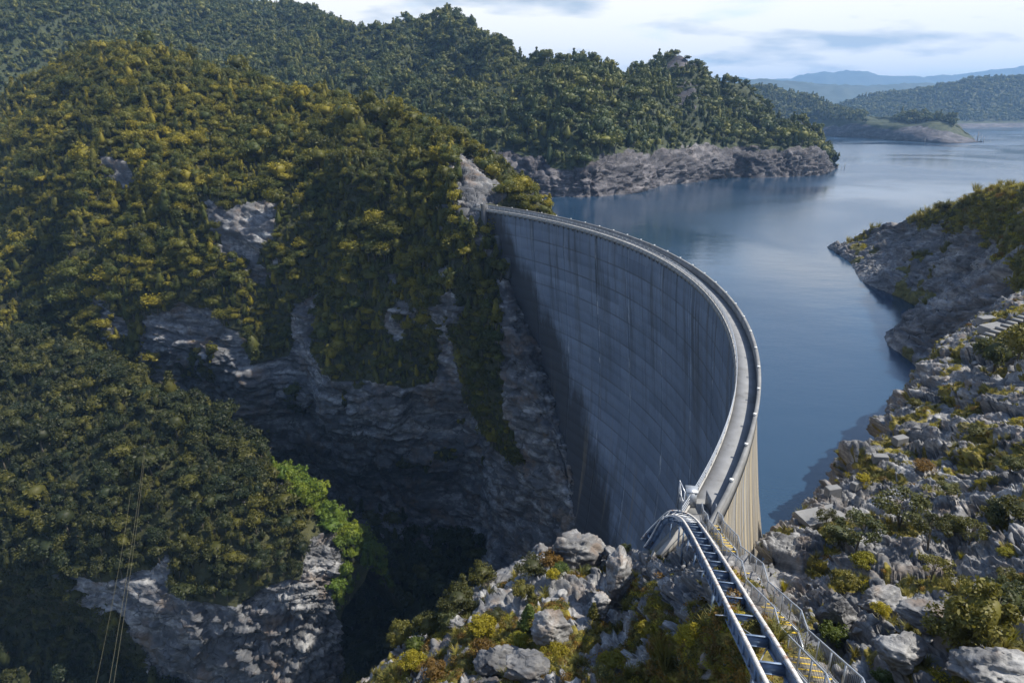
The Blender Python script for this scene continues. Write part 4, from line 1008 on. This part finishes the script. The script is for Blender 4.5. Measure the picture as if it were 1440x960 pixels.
PB, NB_ = B.scatter(rng, 16000, 1.75, lambda r, v, n, px, py: (r > 0.4) & (v > 0.5) & inframe(px, py))
PG, NG = G.scatter(rng, 70000, 3.6, lambda r, v, n, px, py: (r > 1.9) & (r < 5.6) & (v > 0.45) & inframe(px, py, 160), zmin=-12)
indiv = []
def zone_trees(nm, P_, kit, lo, hi, label, take):
    scl, rot = rand_trs(len(P_), lo, hi)
    scl *= (1 + 0.45 * fbm(P_ / 22, 801, 3))[:, None]                       # patches of low scrub and of taller trees
    em = rng.random(len(P_)) < 0.035; scl[em] *= 1.55
    idx = rng.choice(6, len(P_), p=[0.23, 0.21, 0.18, 0.09, 0.20, 0.09])
    P_ = P_ - np.array([0, 0, 0.3])
    return dict(nm=nm, P=P_, scl=scl, rot=rot, idx=idx, kit=kit, label=label, take=take)
x_, y_, d_ = project(PB)
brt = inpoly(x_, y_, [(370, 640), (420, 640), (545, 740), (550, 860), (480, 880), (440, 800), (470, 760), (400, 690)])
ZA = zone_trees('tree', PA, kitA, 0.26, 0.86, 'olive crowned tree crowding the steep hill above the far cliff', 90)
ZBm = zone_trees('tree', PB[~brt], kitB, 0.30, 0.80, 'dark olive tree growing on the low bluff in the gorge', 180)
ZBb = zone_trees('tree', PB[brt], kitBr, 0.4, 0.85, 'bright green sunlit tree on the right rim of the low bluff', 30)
for Z, gname in ((ZA, 'trees on the hill above the far cliff'), (ZBm, 'trees on the low bluff'), (ZBb, 'bright green trees on the rim of the bluff')):
    vis_ = seen(Z['P'] + np.array([0, 0, 4.0])); _, _, dep = project(Z['P'])
    size = np.where(vis_, Z['scl'].mean(1) / dep, 0); pick = np.argsort(-size)[:Z['take']]; pick = pick[size[pick] > 0]
    for i in pick:
        o = link('tree', None, None, Z['P'][i]); o.rotation_euler = Z['rot'][i]; o.scale = Z['scl'][i]
        cm, tm_, _, _ = Z['kit'][Z['idx'][i]]
        link('crown', cm, o); link('trunk', tm_, o)
        qx, qy, _ = project(Z['P'][i]); where, gx = '', ''
        if Z is ZBm:
            where = ('on the shaded slope below the cliff of the low bluff' if qy > 850 else 'at the lip of the cliff on the low bluff' if qy > 770 else 'on the low bluff left of the cable anchor' if qx < 180 else 'on the low bluff right of and below the cable anchor' if qy > 640 else 'on the upper ridge of the low bluff behind the cable anchor')
            lab = 'dark olive tree ' + where
        elif Z is ZA:
            where = ('on the shaded slope close beside the dam' if qx > 640 else 'on the hill between the cliff outcrops left of the dam' if qx > 400 else 'on the left shoulder of the hill above the far cliff')
            lab = 'olive crowned tree ' + where
        else: lab = Z['label']
        tag(o, lab, 'tree', 'trees ' + where if where else gname)
    keep = np.ones(len(Z['P']), bool); keep[pick] = False
    for k in ('P', 'scl', 'rot', 'idx'): Z[k] = Z[k][keep]
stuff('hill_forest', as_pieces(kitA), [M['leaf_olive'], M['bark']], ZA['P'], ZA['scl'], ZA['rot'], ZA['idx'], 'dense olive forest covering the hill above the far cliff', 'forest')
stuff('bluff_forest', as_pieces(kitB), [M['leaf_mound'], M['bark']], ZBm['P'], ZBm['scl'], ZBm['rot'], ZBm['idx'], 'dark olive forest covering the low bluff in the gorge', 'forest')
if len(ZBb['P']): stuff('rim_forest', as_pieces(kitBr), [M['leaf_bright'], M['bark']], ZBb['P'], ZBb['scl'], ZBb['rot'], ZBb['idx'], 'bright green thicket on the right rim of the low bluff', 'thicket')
scl, rot = rand_trs(len(PG), 0.45, 1.35); scl *= (1 + 0.5 * fbm(PG / 60, 803, 3))[:, None]
stuff('lake_hill_forest', as_pieces(kitG), [M['leaf_green'], M['bark']], PG - np.array([0, 0, 0.5]), scl, rot, rng.integers(0, 6, len(PG)), 'dark green forest on the hills behind the dam and lake', 'forest')
PC, _ = C.scatter(rng, 5000, 3.2, lambda r, v, n, px, py: inframe(px, py, 100) & (r > 1))
scl, rot = rand_trs(len(PC), 0.6, 1.1)
stuff('gorge_forest', as_pieces(kitB), [M['leaf_mound'], M['bark']], PC - np.array([0, 0, 0.5]), scl, rot, rng.integers(0, 6, len(PC)), 'dark shaded forest on the floor of the gorge', 'forest')
PH, _ = Hh.scatter(rng, 5200, 6.0, lambda r, v, n, px, py: (r > 2.1) & (r < 4.6) & ((px < 1215) | ((px > 1258) & (px < 1342) & (r > 2.6))) & inframe(px, py, 60))
PF, _ = FH.scatter(rng, 9000, 9.0, lambda r, v, n, px, py: (r > 0.3) & (r < 2.3) & inframe(px, py, 60))
scl, rot = rand_trs(len(PH), 1.1, 2.0); 
stuff('far_point_forest', as_pieces(kitG), [M['leaf_green'], M['bark']], PH - np.array([0, 0, 0.6]), scl, rot, rng.integers(0, 6, len(PH)), 'hazy trees on the low point and islet across the lake', 'forest')
scl, rot = rand_trs(len(PF), 1.5, 2.6)
stuff('far_hill_forest', as_pieces(kitG), [M['leaf_green'], M['bark']], PF - np.array([0, 0, 0.6]), scl, rot, rng.integers(0, 6, len(PF)), 'blue hazy forest on the hill beyond the lake', 'forest')
print('COUNTS', len(PA), len(PB), len(PG), len(PC), len(PH), len(PF))


# ------------------------------------------------------------------ shrubs, tussocks and ground cover of the foreground
def shrub_kit(seed, leafm, kinds):
    kit = []
    for k, (kind, R, H, z0, nc_, nl_, lf, stems, core) in enumerate(kinds):
        r_ = np.random.default_rng(seed + k); c = crown_geo(r_, kind, R, H, z0, nc_, nl_, lf, core); t_ = trunk_geo(r_, z0 + H * 0.8, 0.022, stems, 0.28, 3)
        kit.append((mk_mesh('crown', *c, [leafm]), mk_mesh('stems', *t_, [M['bark']])))
    return kit
K_LEGGY = [('loose', 0.52, 0.55, 0.42, 16, 1500, 0.042, 4, 0.0), ('loose', 0.44, 0.5, 0.5, 14, 1300, 0.042, 3, 0.0)]
K_BUSH = [('round', 0.50, 0.85, 0.12, 22, 1900, 0.045, 3, 0.62), ('round', 0.58, 0.8, 0.16, 24, 2000, 0.045, 3, 0.6)]
K_CONE = [('cone', 0.34, 0.95, 0.04, 26, 1900, 0.042, 1, 0.5)]
kits = {'leggy': shrub_kit(500, M['leaf_shrub'], K_LEGGY), 'bush': shrub_kit(510, M['leaf_shrub'], K_BUSH), 'yellow': shrub_kit(520, M['leaf_yellow'], K_BUSH), 'bright': shrub_kit(530, M['leaf_fresh'], K_BUSH),
        'cone': shrub_kit(540, M['leaf_fresh'], K_CONE), 'rust': shrub_kit(550, M['leaf_rust'], K_BUSH), 'column': shrub_kit(560, M['leaf_shrub'], K_CONE)}
def tussock_geo(r_, n=90, H=1.0, R=0.45):
    V = []; Q = []
    for k in range(n):
        a = r_.random() * 6.28; l = R * (0.25 + r_.random()); h = H * (0.55 + 0.5 * r_.random()); w = 0.018
        b0 = np.array([math.cos(a), math.sin(a), 0]) * 0.10 * r_.random(); sd_ = np.array([-math.sin(a), math.cos(a), 0]) * w
        p1 = b0 + np.array([math.cos(a) * l * 0.4, math.sin(a) * l * 0.4, h * 0.65]); p2 = b0 + np.array([math.cos(a) * l, math.sin(a) * l, h])
        i0 = len(V); V += [b0 - sd_, b0 + sd_, p1 + sd_ * 0.8, p1 - sd_ * 0.8, p2 + sd_ * 0.15, p2 - sd_ * 0.15]; Q += [(i0, i0 + 1, i0 + 2, i0 + 3), (i0 + 3, i0 + 2, i0 + 4, i0 + 5)]
    return np.array(V), np.array(Q), np.zeros((0, 3), int)
tus = [mk_mesh('blades', *tussock_geo(np.random.default_rng(600 + k)), [M['straw']]) for k in range(3)]
tusg = [mk_mesh('blades', *tussock_geo(np.random.default_rng(610 + k)), [M['leaf_yellow']]) for k in range(2)]
rs = np.random.default_rng(77)
def shrub(patch, px, py, hpx, kind, label, wr=1.0, group=None):
    p, n = patch.at(px, py); _, _, dep = project(p); h = hpx * dep / FPX / 0.92
    o = link('shrub', None, None, p - np.array([0, 0, 0.05])); kit = kits[kind]; cm, tm_ = kit[rs.integers(len(kit))]
    o.scale = (h * wr, h * wr, h); o.rotation_euler = (0, 0, rs.random() * 6.28)
    link('crown', cm, o); link('stems', tm_, o); tag(o, label, 'shrub', group or 'shrubs on the foreground rocks'); return o
def tussock(patch, px, py, hpx, label, meshes=tus, wr=1.0):
    p, n = patch.at(px, py); _, _, dep = project(p); h = hpx * dep / FPX
    o = link('tussock', meshes[rs.integers(len(meshes))], None, p - np.array([0, 0, 0.04])); o.scale = (h * wr, h * wr, h); o.rotation_euler = (0, 0, rs.random() * 6.28)
    tag(o, label, 'tussock', 'grass tussocks on the foreground rocks'); return o
for a in [
 (E, 1261, 739, 50, 'leggy', 'tallest leggy olive shrub with bare stems, centre of the right bank', 1.15), (E, 1201, 772, 48, 'leggy', 'wide leggy shrub nearest the pale slab on the right bank', 1.1),
 (E, 1177, 765, 32, 'bush', 'bushy olive shrub left of the wide leggy shrub near the slab', 1.1), (E, 1160, 737, 25, 'leggy', 'thin olive shrub just below the pale concrete slab'),
 (E, 1222, 738, 18, 'bush', 'low round shrub behind the wide leggy shrub', 1.2), (E, 1209, 797, 24, 'yellow', 'bright yellow-green shrub below the wide leggy shrub', 1.1),
 (E, 1186, 829, 34, 'bush', 'dull olive shrub at the lip of the dark gully'), (E, 1304, 769, 42, 'leggy', 'thin brownish leggy shrub right of the tallest shrub'),
 (E, 1310, 814, 36, 'leggy', 'small spreading shrub with dark stems above the big grey boulder', 1.1), (E, 1359, 763, 34, 'leggy', 'leggy shrub with crooked stem towards the right edge'),
 (E, 1336, 752, 28, 'bush', 'olive bush between two leggy shrubs on the right bank', 1.2), (E, 1389, 738, 26, 'bush', 'left of two bushy shrubs under the dark slab at right'), (E, 1402, 724, 28, 'bush', 'right of two bushy shrubs under the dark slab at right'),
 (E, 1411, 779, 13, 'yellow', 'tiny yellow shrub among pale slabs near the right edge', 1.2), (E, 1411, 818, 22, 'leggy', 'small stalky shrub near the right edge above the big bush'), (E, 1212, 675, 16, 'yellow', 'small yellow shrub on the ledge beside the lake edge blocks'),
 (E, 1434, 726, 32, 'bush', 'dark bushy shrub cut by the right picture edge', 1.2), (E, 1372, 902, 88, 'bush', 'largest dark olive bush at the lower right', 0.85), (E, 1336, 906, 60, 'bush', 'left shoulder bush beside the largest lower right bush', 1.0),
 (E, 1404, 866, 62, 'bush', 'olive bush behind the largest lower right bush', 1.0), (E, 1167, 902, 32, 'bright', 'green bush in the dark gully right of the stairs', 1.0), (E, 1243, 958, 22, 'bright', 'green bush at the bottom edge right of the stairs', 1.2),
 (E, 1394, 520, 50, 'bush', 'left olive bush beside the concrete blocks at the right edge', 0.9), (E, 1427, 505, 46, 'bush', 'right olive bush beside the concrete blocks at the right edge', 1.0), (E, 1284, 568, 14, 'bush', 'small dark bush at the brink above the lake', 1.2),
 (E, 1236, 862, 18, 'yellow', 'small yellow shrub left of the big grey boulder', 1.1), (E, 1330, 690, 18, 'bush', 'low bush on the shaded slab of the right bank', 1.3), (E, 1300, 660, 16, 'rust', 'low rusty bush on the shaded slab of the right bank', 1.4),
 (E, 1420, 660, 20, 'bush', 'low olive bush on dark slab near the right edge', 1.3), (E, 1370, 610, 16, 'bush', 'low bush high on the dark slab of the right bank', 1.4),
 (D, 676, 820, 36, 'bush', 'tall round olive shrub on the skyline of the left spur', 0.75), (D, 655, 834, 40, 'column', 'narrow olive shrub left of the tall round one on the spur', 1.0), (D, 633, 850, 42, 'bush', 'wide dark olive shrub on the left rim of the spur', 0.85),
 (D, 608, 856, 24, 'bush', 'small dark shrub at the rim left of the wide shrub', 1.0), (D, 564, 906, 40, 'bush', 'grey-green shrub lowest on the left rim of the spur', 0.9), (D, 603, 892, 38, 'bush', 'dark round shrub above the bright green bush on the spur', 0.95),
 (D, 580, 914, 26, 'bright', 'bright green bush at the left tip of the spur', 0.85), (D, 680, 896, 30, 'yellow', 'large yellow bush in the middle of the spur', 1.1), (D, 742, 884, 44, 'cone', 'bright green conical shrub on the spur', 0.95),
 (D, 751, 842, 20, 'column', 'small dark conical shrub behind the bright conical one', 1.1), (D, 775, 813, 17, 'yellow', 'vivid yellow bush below the grey rock tower', 1.0), (D, 791, 802, 16, 'bright', 'green bush right of the vivid yellow bush', 1.1),
 (D, 733, 836, 24, 'bush', 'olive bush on the crest of the spur left of the rock tower', 0.95), (D, 742, 808, 28, 'bush', 'dark olive bush against the gorge left of the rock tower', 1.1), (D, 770, 796, 24, 'rust', 'rusty brown bush at the foot of the rock tower', 1.2),
 (D, 831, 868, 28, 'column', 'dark green columnar shrub beside the upright grey slab', 1.0), (D, 676, 924, 32, 'rust', 'straw coloured bush low on the spur', 0.9), (D, 727, 908, 24, 'yellow', 'yellow bush right of the straw coloured bush', 0.9),
 (D, 778, 918, 18, 'yellow', 'low spreading yellow bush below the ribbed boulder', 1.6), (D, 580, 938, 24, 'yellow', 'yellow bush at the lower left of the spur', 1.2), (D, 696, 868, 18, 'bush', 'dark little shrub among pale rocks of the spur', 1.0),
 (D, 610, 950, 22, 'rust', 'orange-brown bush at the lower left of the spur', 1.5), (D, 824, 800, 10, 'bush', 'tiny bush on pale ledge right of the rock tower', 1.2), (D, 880, 772, 12, 'bush', 'tiny olive bush on the ledge beside the dam foot', 1.0),
 (D, 968, 905, 24, 'yellow', 'yellow heath bush left of the hoist track', 1.4), (D, 860, 935, 22, 'yellow', 'yellow heath bush at the bottom of the spur', 1.5), (D, 905, 890, 18, 'yellow', 'small yellow heath bush in the middle right of the spur', 1.5),
 (F, 1327, 300, 18, 'bush', 'round bush on the brow of the farther lake point', 1.4)]: shrub(*a)
for a in [(D, 932, 942, 46, 'tall grey-green tussock at the bottom of the spur'), (D, 957, 912, 28, 'yellow-green tussock left of the hoist track', tusg), (D, 925, 915, 36, 'straw tussock behind the tall tussock'), (E, 1415, 902, 28, 'spiky yellow tussock beside the largest lower right bush', tusg, 1.2),
          (E, 1102, 828, 18, 'spiky green tussock in the gully beside the stairs', tusg), (E, 1347, 782, 12, 'small orange tussock under the crooked leggy shrub', tusg), (D, 880, 950, 26, 'straw tussock at the bottom edge of the spur'), (D, 985, 945, 30, 'straw tussock close to the hoist track')]: tussock(*a)

def clump_geo(r_, n, R, H, leaf):
    d_ = r_.normal(size=(n, 3)); d_[:, 2] = np.abs(d_[:, 2]); d_ /= np.linalg.norm(d_, axis=1)[:, None]
    p = d_ * np.array([R, R, H]) * (0.5 + 0.5 * r_.random((n, 1))); nr = d_ + r_.normal(size=(n, 3)) * 0.6; nr /= np.linalg.norm(nr, axis=1)[:, None]
    t_ = np.cross(nr, r_.normal(size=(n, 3))); t_ /= np.linalg.norm(t_, axis=1)[:, None]; b_ = np.cross(nr, t_); sz = leaf * (0.6 + 0.8 * r_.random((n, 1)))
    return np.stack([p - t_ * sz, p - b_ * sz * 0.5, p + t_ * sz, p + b_ * sz * 0.5], 1).reshape(-1, 3), np.arange(n * 4).reshape(-1, 4), np.zeros((0, 3), int)
rc = np.random.default_rng(88)
ck = [[(*clump_geo(rc, 150, 0.42, 0.22, 0.05), 0)], [(*clump_geo(rc, 140, 0.36, 0.20, 0.045), 1)], [(*clump_geo(rc, 130, 0.40, 0.26, 0.05), 2)], [(*clump_geo(rc, 150, 0.45, 0.16, 0.045), 0)], [(*tussock_geo(rc, 50, 0.55, 0.4), 3)], [(*clump_geo(rc, 160, 0.34, 0.34, 0.045), 1)]]
cm_ = [M['leaf_yellow'], M['leaf_shrub'], M['leaf_rust'], M['straw']]
def cover(name, patch, n, mind, lo, hi, ok, label, pr=None):
    P_, _ = patch.scatter(rng, n, mind, ok); sc_, ro_ = rand_trs(len(P_), lo, hi, 0.15)
    idx = rng.choice(6, len(P_), p=pr) if pr else rng.integers(0, 6, len(P_))
    stuff(name, ck, cm_, P_ - np.array([0, 0, 0.03]), sc_, ro_, idx, label, 'ground cover'); return len(P_)
nD = cover('ground_cover', D, 9000, 0.24, 0.45, 1.3, lambda r, v, n, px, py: (r > 2.7) & (r < 8) & (v > 0.45) & inframe(px, py, 120), 'yellow and olive heath and moss between the rocks of the left spur', [0.36, 0.14, 0.08, 0.30, 0.06, 0.06])
nE = cover('ground_cover', E, 5000, 0.28, 0.4, 1.2, lambda r, v, n, px, py: (r > 1.8) & (r < 7.5) & (v > 0.5) & inframe(px, py, 120), 'olive heath between the rocks of the right bank', [0.10, 0.38, 0.14, 0.06, 0.12, 0.20])
nF = cover('ground_cover', F, 6000, 0.8, 1.6, 4.2, lambda r, v, n, px, py: (r > 2.0) & (r < 5) & (v > 0.5) & inframe(px, py, 120), 'olive heath on the brow of the farther lake point', [0.10, 0.45, 0.06, 0.04, 0.05, 0.30])

# ------------------------------------------------------------------ stones, boulders, concrete blocks
def stone_geo(r_, cuts=9, stretch=(1, 0.8, 0.55)):
    V, T = blob(r_, (1, 1, 1), 2, 0.1)
    for k in range(cuts):
        n = r_.normal(size=3); n /= np.linalg.norm(n); dd_ = 0.55 + 0.25 * r_.random(); h = V @ n - dd_; V = V - np.outer(np.maximum(h, 0), n)
    return V * np.array(stretch), T
stones = []
for k in range(8):
    V, T = stone_geo(np.random.default_rng(700 + k), 8 + k % 4, (1, 0.6 + 0.08 * (k % 4), 0.35 + 0.08 * (k % 3))); stones.append(mk_mesh('stone', V, None, T, [M['stone']]))
for patch, n, lo, hi in ((D, 900, 0.10, 0.6), (E, 1100, 0.10, 0.7)):
    P_, N_ = patch.scatter(rng, n, 0.42, lambda r, v, n, px, py: (r > 2.6) & (r < 6.9) & (v < 0.6) & (px > 480) & (px < 1460) & (py < 980))
    P_, N_ = P_[:200], N_[:200]
    for p, nn in zip(P_, N_):
        o = link('stone', stones[rng.integers(8)], patch.obj, p); s_ = lo + (hi - lo) * rng.random() ** 2.6
        q = Vector(nn).to_track_quat('Z', 'Y').to_euler(); o.rotation_euler = (q.x * 0.7 + rng.normal(0, 0.25), q.y * 0.7 + rng.normal(0, 0.25), rng.random() * 6.28); o.scale = (s_, s_, s_ * (0.7 + 0.5 * rng.random()))
def boulder(patch, px, py, wpx, hpx, label, seed, mat_='near_rock', rz=0.0, deep=0.8):
    p, n = patch.at(px, py); _, _, dep = project(p); w = wpx * dep / FPX / 2; h = hpx * dep / FPX / 2
    import bmesh
    r_ = np.random.default_rng(seed); bm = bmesh.new(); bmesh.ops.create_icosphere(bm, subdivisions=5, radius=1.0)
    V = np.array([v.co[:] for v in bm.verts]); T = np.array([[v.index for v in f.verts] for f in bm.faces]); bm.free()
    for k in range(14):
        n_ = r_.normal(size=3); n_ /= np.linalg.norm(n_); hh = V @ n_ - (0.6 + 0.25 * r_.random()); V = V - np.outer(np.maximum(hh, 0), n_)
    V = V * np.array([w * 1.15, w * deep, h * 1.25]); nr = V / np.linalg.norm(V, axis=1)[:, None]
    V = V + nr * (rock_relief(V + seed * 3.1, max(w, h) * 0.9, max(w, h) * 0.22, seed, 0.5))[:, None]
    o = link('boulder', mk_mesh('boulder', V, None, T, [M[mat_]]), None, p + np.array([0, 0, h * 0.75])); o.rotation_euler = (0, 0, rz); tag(o, label, 'boulder', 'boulders on the foreground rocks'); return o
boulder(D, 806, 790, 76, 54, 'squat grey rock tower standing on the brink above the gorge', 1, rz=0.4); boulder(D, 868, 836, 62, 74, 'large dark boulder in front of the dam foot', 2, rz=1.0)
boulder(D, 772, 898, 50, 56, 'ribbed grey boulder in the middle of the spur', 3); boulder(D, 846, 862, 34, 40, 'upright pale slab beside the columnar shrub', 4, rz=0.7); boulder(D, 735, 945, 70, 34, 'low dark boulder at the bottom of the spur', 5)
boulder(D, 700, 940, 60, 40, 'striped grey boulder at the lower left of the spur', 6); boulder(D, 640, 880, 34, 20, 'small white boulder on the left rim of the spur', 8)
boulder(E, 1240, 856, 66, 40, 'big grey boulder on the right bank above the gully', 9, rz=0.3); boulder(E, 1300, 872, 72, 30, 'long pale ribbed boulder beside the big grey one', 10, rz=-0.3); boulder(E, 1400, 955, 110, 60, 'tan boulder at the lower right corner', 11); boulder(E, 1262, 930, 70, 50, 'brown boulder low in the gully at right', 12)
boulder(E, 1170, 880, 50, 60, 'dark brown outcrop in the gully right of the stairs', 13)
for (px_, py_, w_, h_, z_, lab) in [(1152, 726, 62, 8, 0.25, 'long pale concrete slab on the point above the lake'), (1262, 618, 20, 12, 0.3, 'small square grey block nearest the lake edge'), (1234, 643, 20, 12, -0.2, 'square grey block below the nearest lake edge block'), (1200, 684, 16, 12, 0.5, 'small grey block behind the pale slab'), (1172, 690, 20, 16, 0.2, 'dark faced grey block above the pale slab'),
                                    (1392, 462, 34, 12, 0.3, 'flat pale concrete block near the right edge'), (1384, 448, 22, 10, 0.1, 'smaller pale concrete block behind the flat one')]:
    p, n = E.at(px_, py_); _, _, dep = project(p); w = w_ * dep / FPX; h = h_ * dep / FPX
    import bmesh
    bm = bmesh.new(); bmesh.ops.create_cube(bm, size=1.0); bmesh.ops.scale(bm, vec=(w, w * 0.55, h * 1.0), verts=bm.verts); bmesh.ops.bevel(bm, geom=bm.edges[:], offset=h * 0.05, segments=1, affect='EDGES')
    me = bpy.data.meshes.new('concrete_block'); bm.to_mesh(me); bm.free(); me.materials.append(M['concrete'])
    o = link('concrete_slab', me, None, p + np.array([0, 0, h * 0.2])); o.rotation_euler = (0.04, -0.05, z_); tag(o, lab, 'block', 'concrete blocks on the right bank')

ps = link('path_steps', None, None, tuple(E.at(1375, 482)[0])); tag(ps, 'short flight of rough concrete steps climbing to the right edge', 'steps')
p0, p1 = E.at(1378, 480)[0], E.at(1442, 448)[0]
for k in range(9):
    q_ = p0 + (p1 - p0) * (k / 8.0) - E.at(1375, 482)[0]; b_ = MB(); b_.box(q_ + np.array([0, 0, 0.35 + 0.05 * k]), (0.6, 1.1, 0.3), Matrix.Rotation(0.6, 3, 'Z')); b_.build('step', M['concrete'], ps)
# ------------------------------------------------------------------ cables, anchors, drowned trees
anc, _ = B.at(202, 634)
m_ = MB(); m_.box((0, 0, 1.2), (0.35, 0.35, 2.6)); m_.bar((0, 0, 2.3), (1.6, 1.2, -0.2), 0.2, 0.2); m_.bar((0, 0, 2.3), (-1.4, 1.2, -0.2), 0.2, 0.2); m_.box((0, 0, 0.0), (2.2, 1.6, 0.7))
tag(m_.build('cable_anchor', M['concrete_pale'], None, loc=tuple(anc)), 'pale cable anchor frame on the ridge of the bluff', 'anchor')
p2, _ = B.at(162, 630); m_ = MB(); m_.box((0, 0, 0.6), (1.5, 0.9, 0.6)); m_.box((0.3, 0, 1.05), (0.6, 0.6, 0.3)); tag(m_.build('equipment_box', M['galv'], None, loc=tuple(p2)), 'small grey metal equipment box among trees left of the cable anchor', 'box')
anc2, _ = B.at(185, 706)
for a_, (ex, ey, eY), lab in ((anc + np.array([0, 0, 2.4]), (143, 975, 52), 'left strand of the yellowed cable pair crossing the gorge'), (anc + np.array([0.3, 0, 2.3]), (150, 975, 52), 'right strand of the yellowed cable pair crossing the gorge'), (anc2 + np.array([0, 0, 4.0]), (122, 985, 60), 'faint single cable left of the cable pair')):
    e_ = PY(ex, ey, eY); e_ = e_ + (e_ - a_) * 0.35; u_ = np.linspace(0, 1, 30)[:, None]
    P_ = a_ + (e_ - a_) * u_ - np.array([0, 0, 1]) * (9.0 * u_ * (1 - u_)); m_ = MB(); m_.tube(P_, np.linspace(0.030, 0.012, 30), 5); tag(m_.build('cable', M['cable']), lab, 'cable', 'cables over the gorge')
for k, (px_, py_, h_) in enumerate([(1187, 238, 9), (1183, 239, 6), (1300, 203, 9), (1374, 199, 14), (1378, 200, 10), (1383, 200, 8), (1368, 199, 9), (1392, 200, 5)]):
    p = PZ(px_, py_, LZ); _, _, dep = project(p); h = h_ * dep / FPX; m_ = MB(); r_ = np.random.default_rng(800 + k); ln = r_.normal(0, 0.12, 2)
    m_.tube([(0, 0, -2), (ln[0] * h * 0.5, ln[1] * h * 0.5, h * 0.5), (ln[0] * h, ln[1] * h, h)], [h * 0.05, h * 0.035, h * 0.012], 5)
    m_.tube([(ln[0] * h * 0.55, ln[1] * h * 0.55, h * 0.55), (ln[0] * h * 0.6 + h * 0.2 * (1 if k % 2 else -1), 0, h * 0.8)], [h * 0.025, h * 0.008], 4)
    tag(m_.build('dead_tree', M['dead'], None, loc=tuple(p)), ['bare drowned trunk off the tip of the forested shore' if k < 2 else 'bare drowned trunk at the end of the low far point'][0], 'dead tree', 'drowned trunks off the wooded tip' if k < 2 else 'drowned trunks off the low point')

# ------------------------------------------------------------------ haze
hz = MB(); hz.box((1500, 4600, 205), (27400, 16400, 2 * 347)); 
m, t, b = mat('haze_air'); t.nodes.remove(b); M['haze'] = m
pv = t.nodes.new('ShaderNodeVolumePrincipled'); pv.inputs['Color'].default_value = (0.32, 0.58, 1.0, 1); pv.inputs['Density'].default_value = 1.2e-4; pv.inputs['Anisotropy'].default_value = 0.1
t.links.new(pv.outputs[0], t.nodes['Material Output'].inputs['Volume'])
tag(hz.build('haze', M['haze']), 'pale blue haze in the air over the lake and hills', 'haze', kind='stuff')
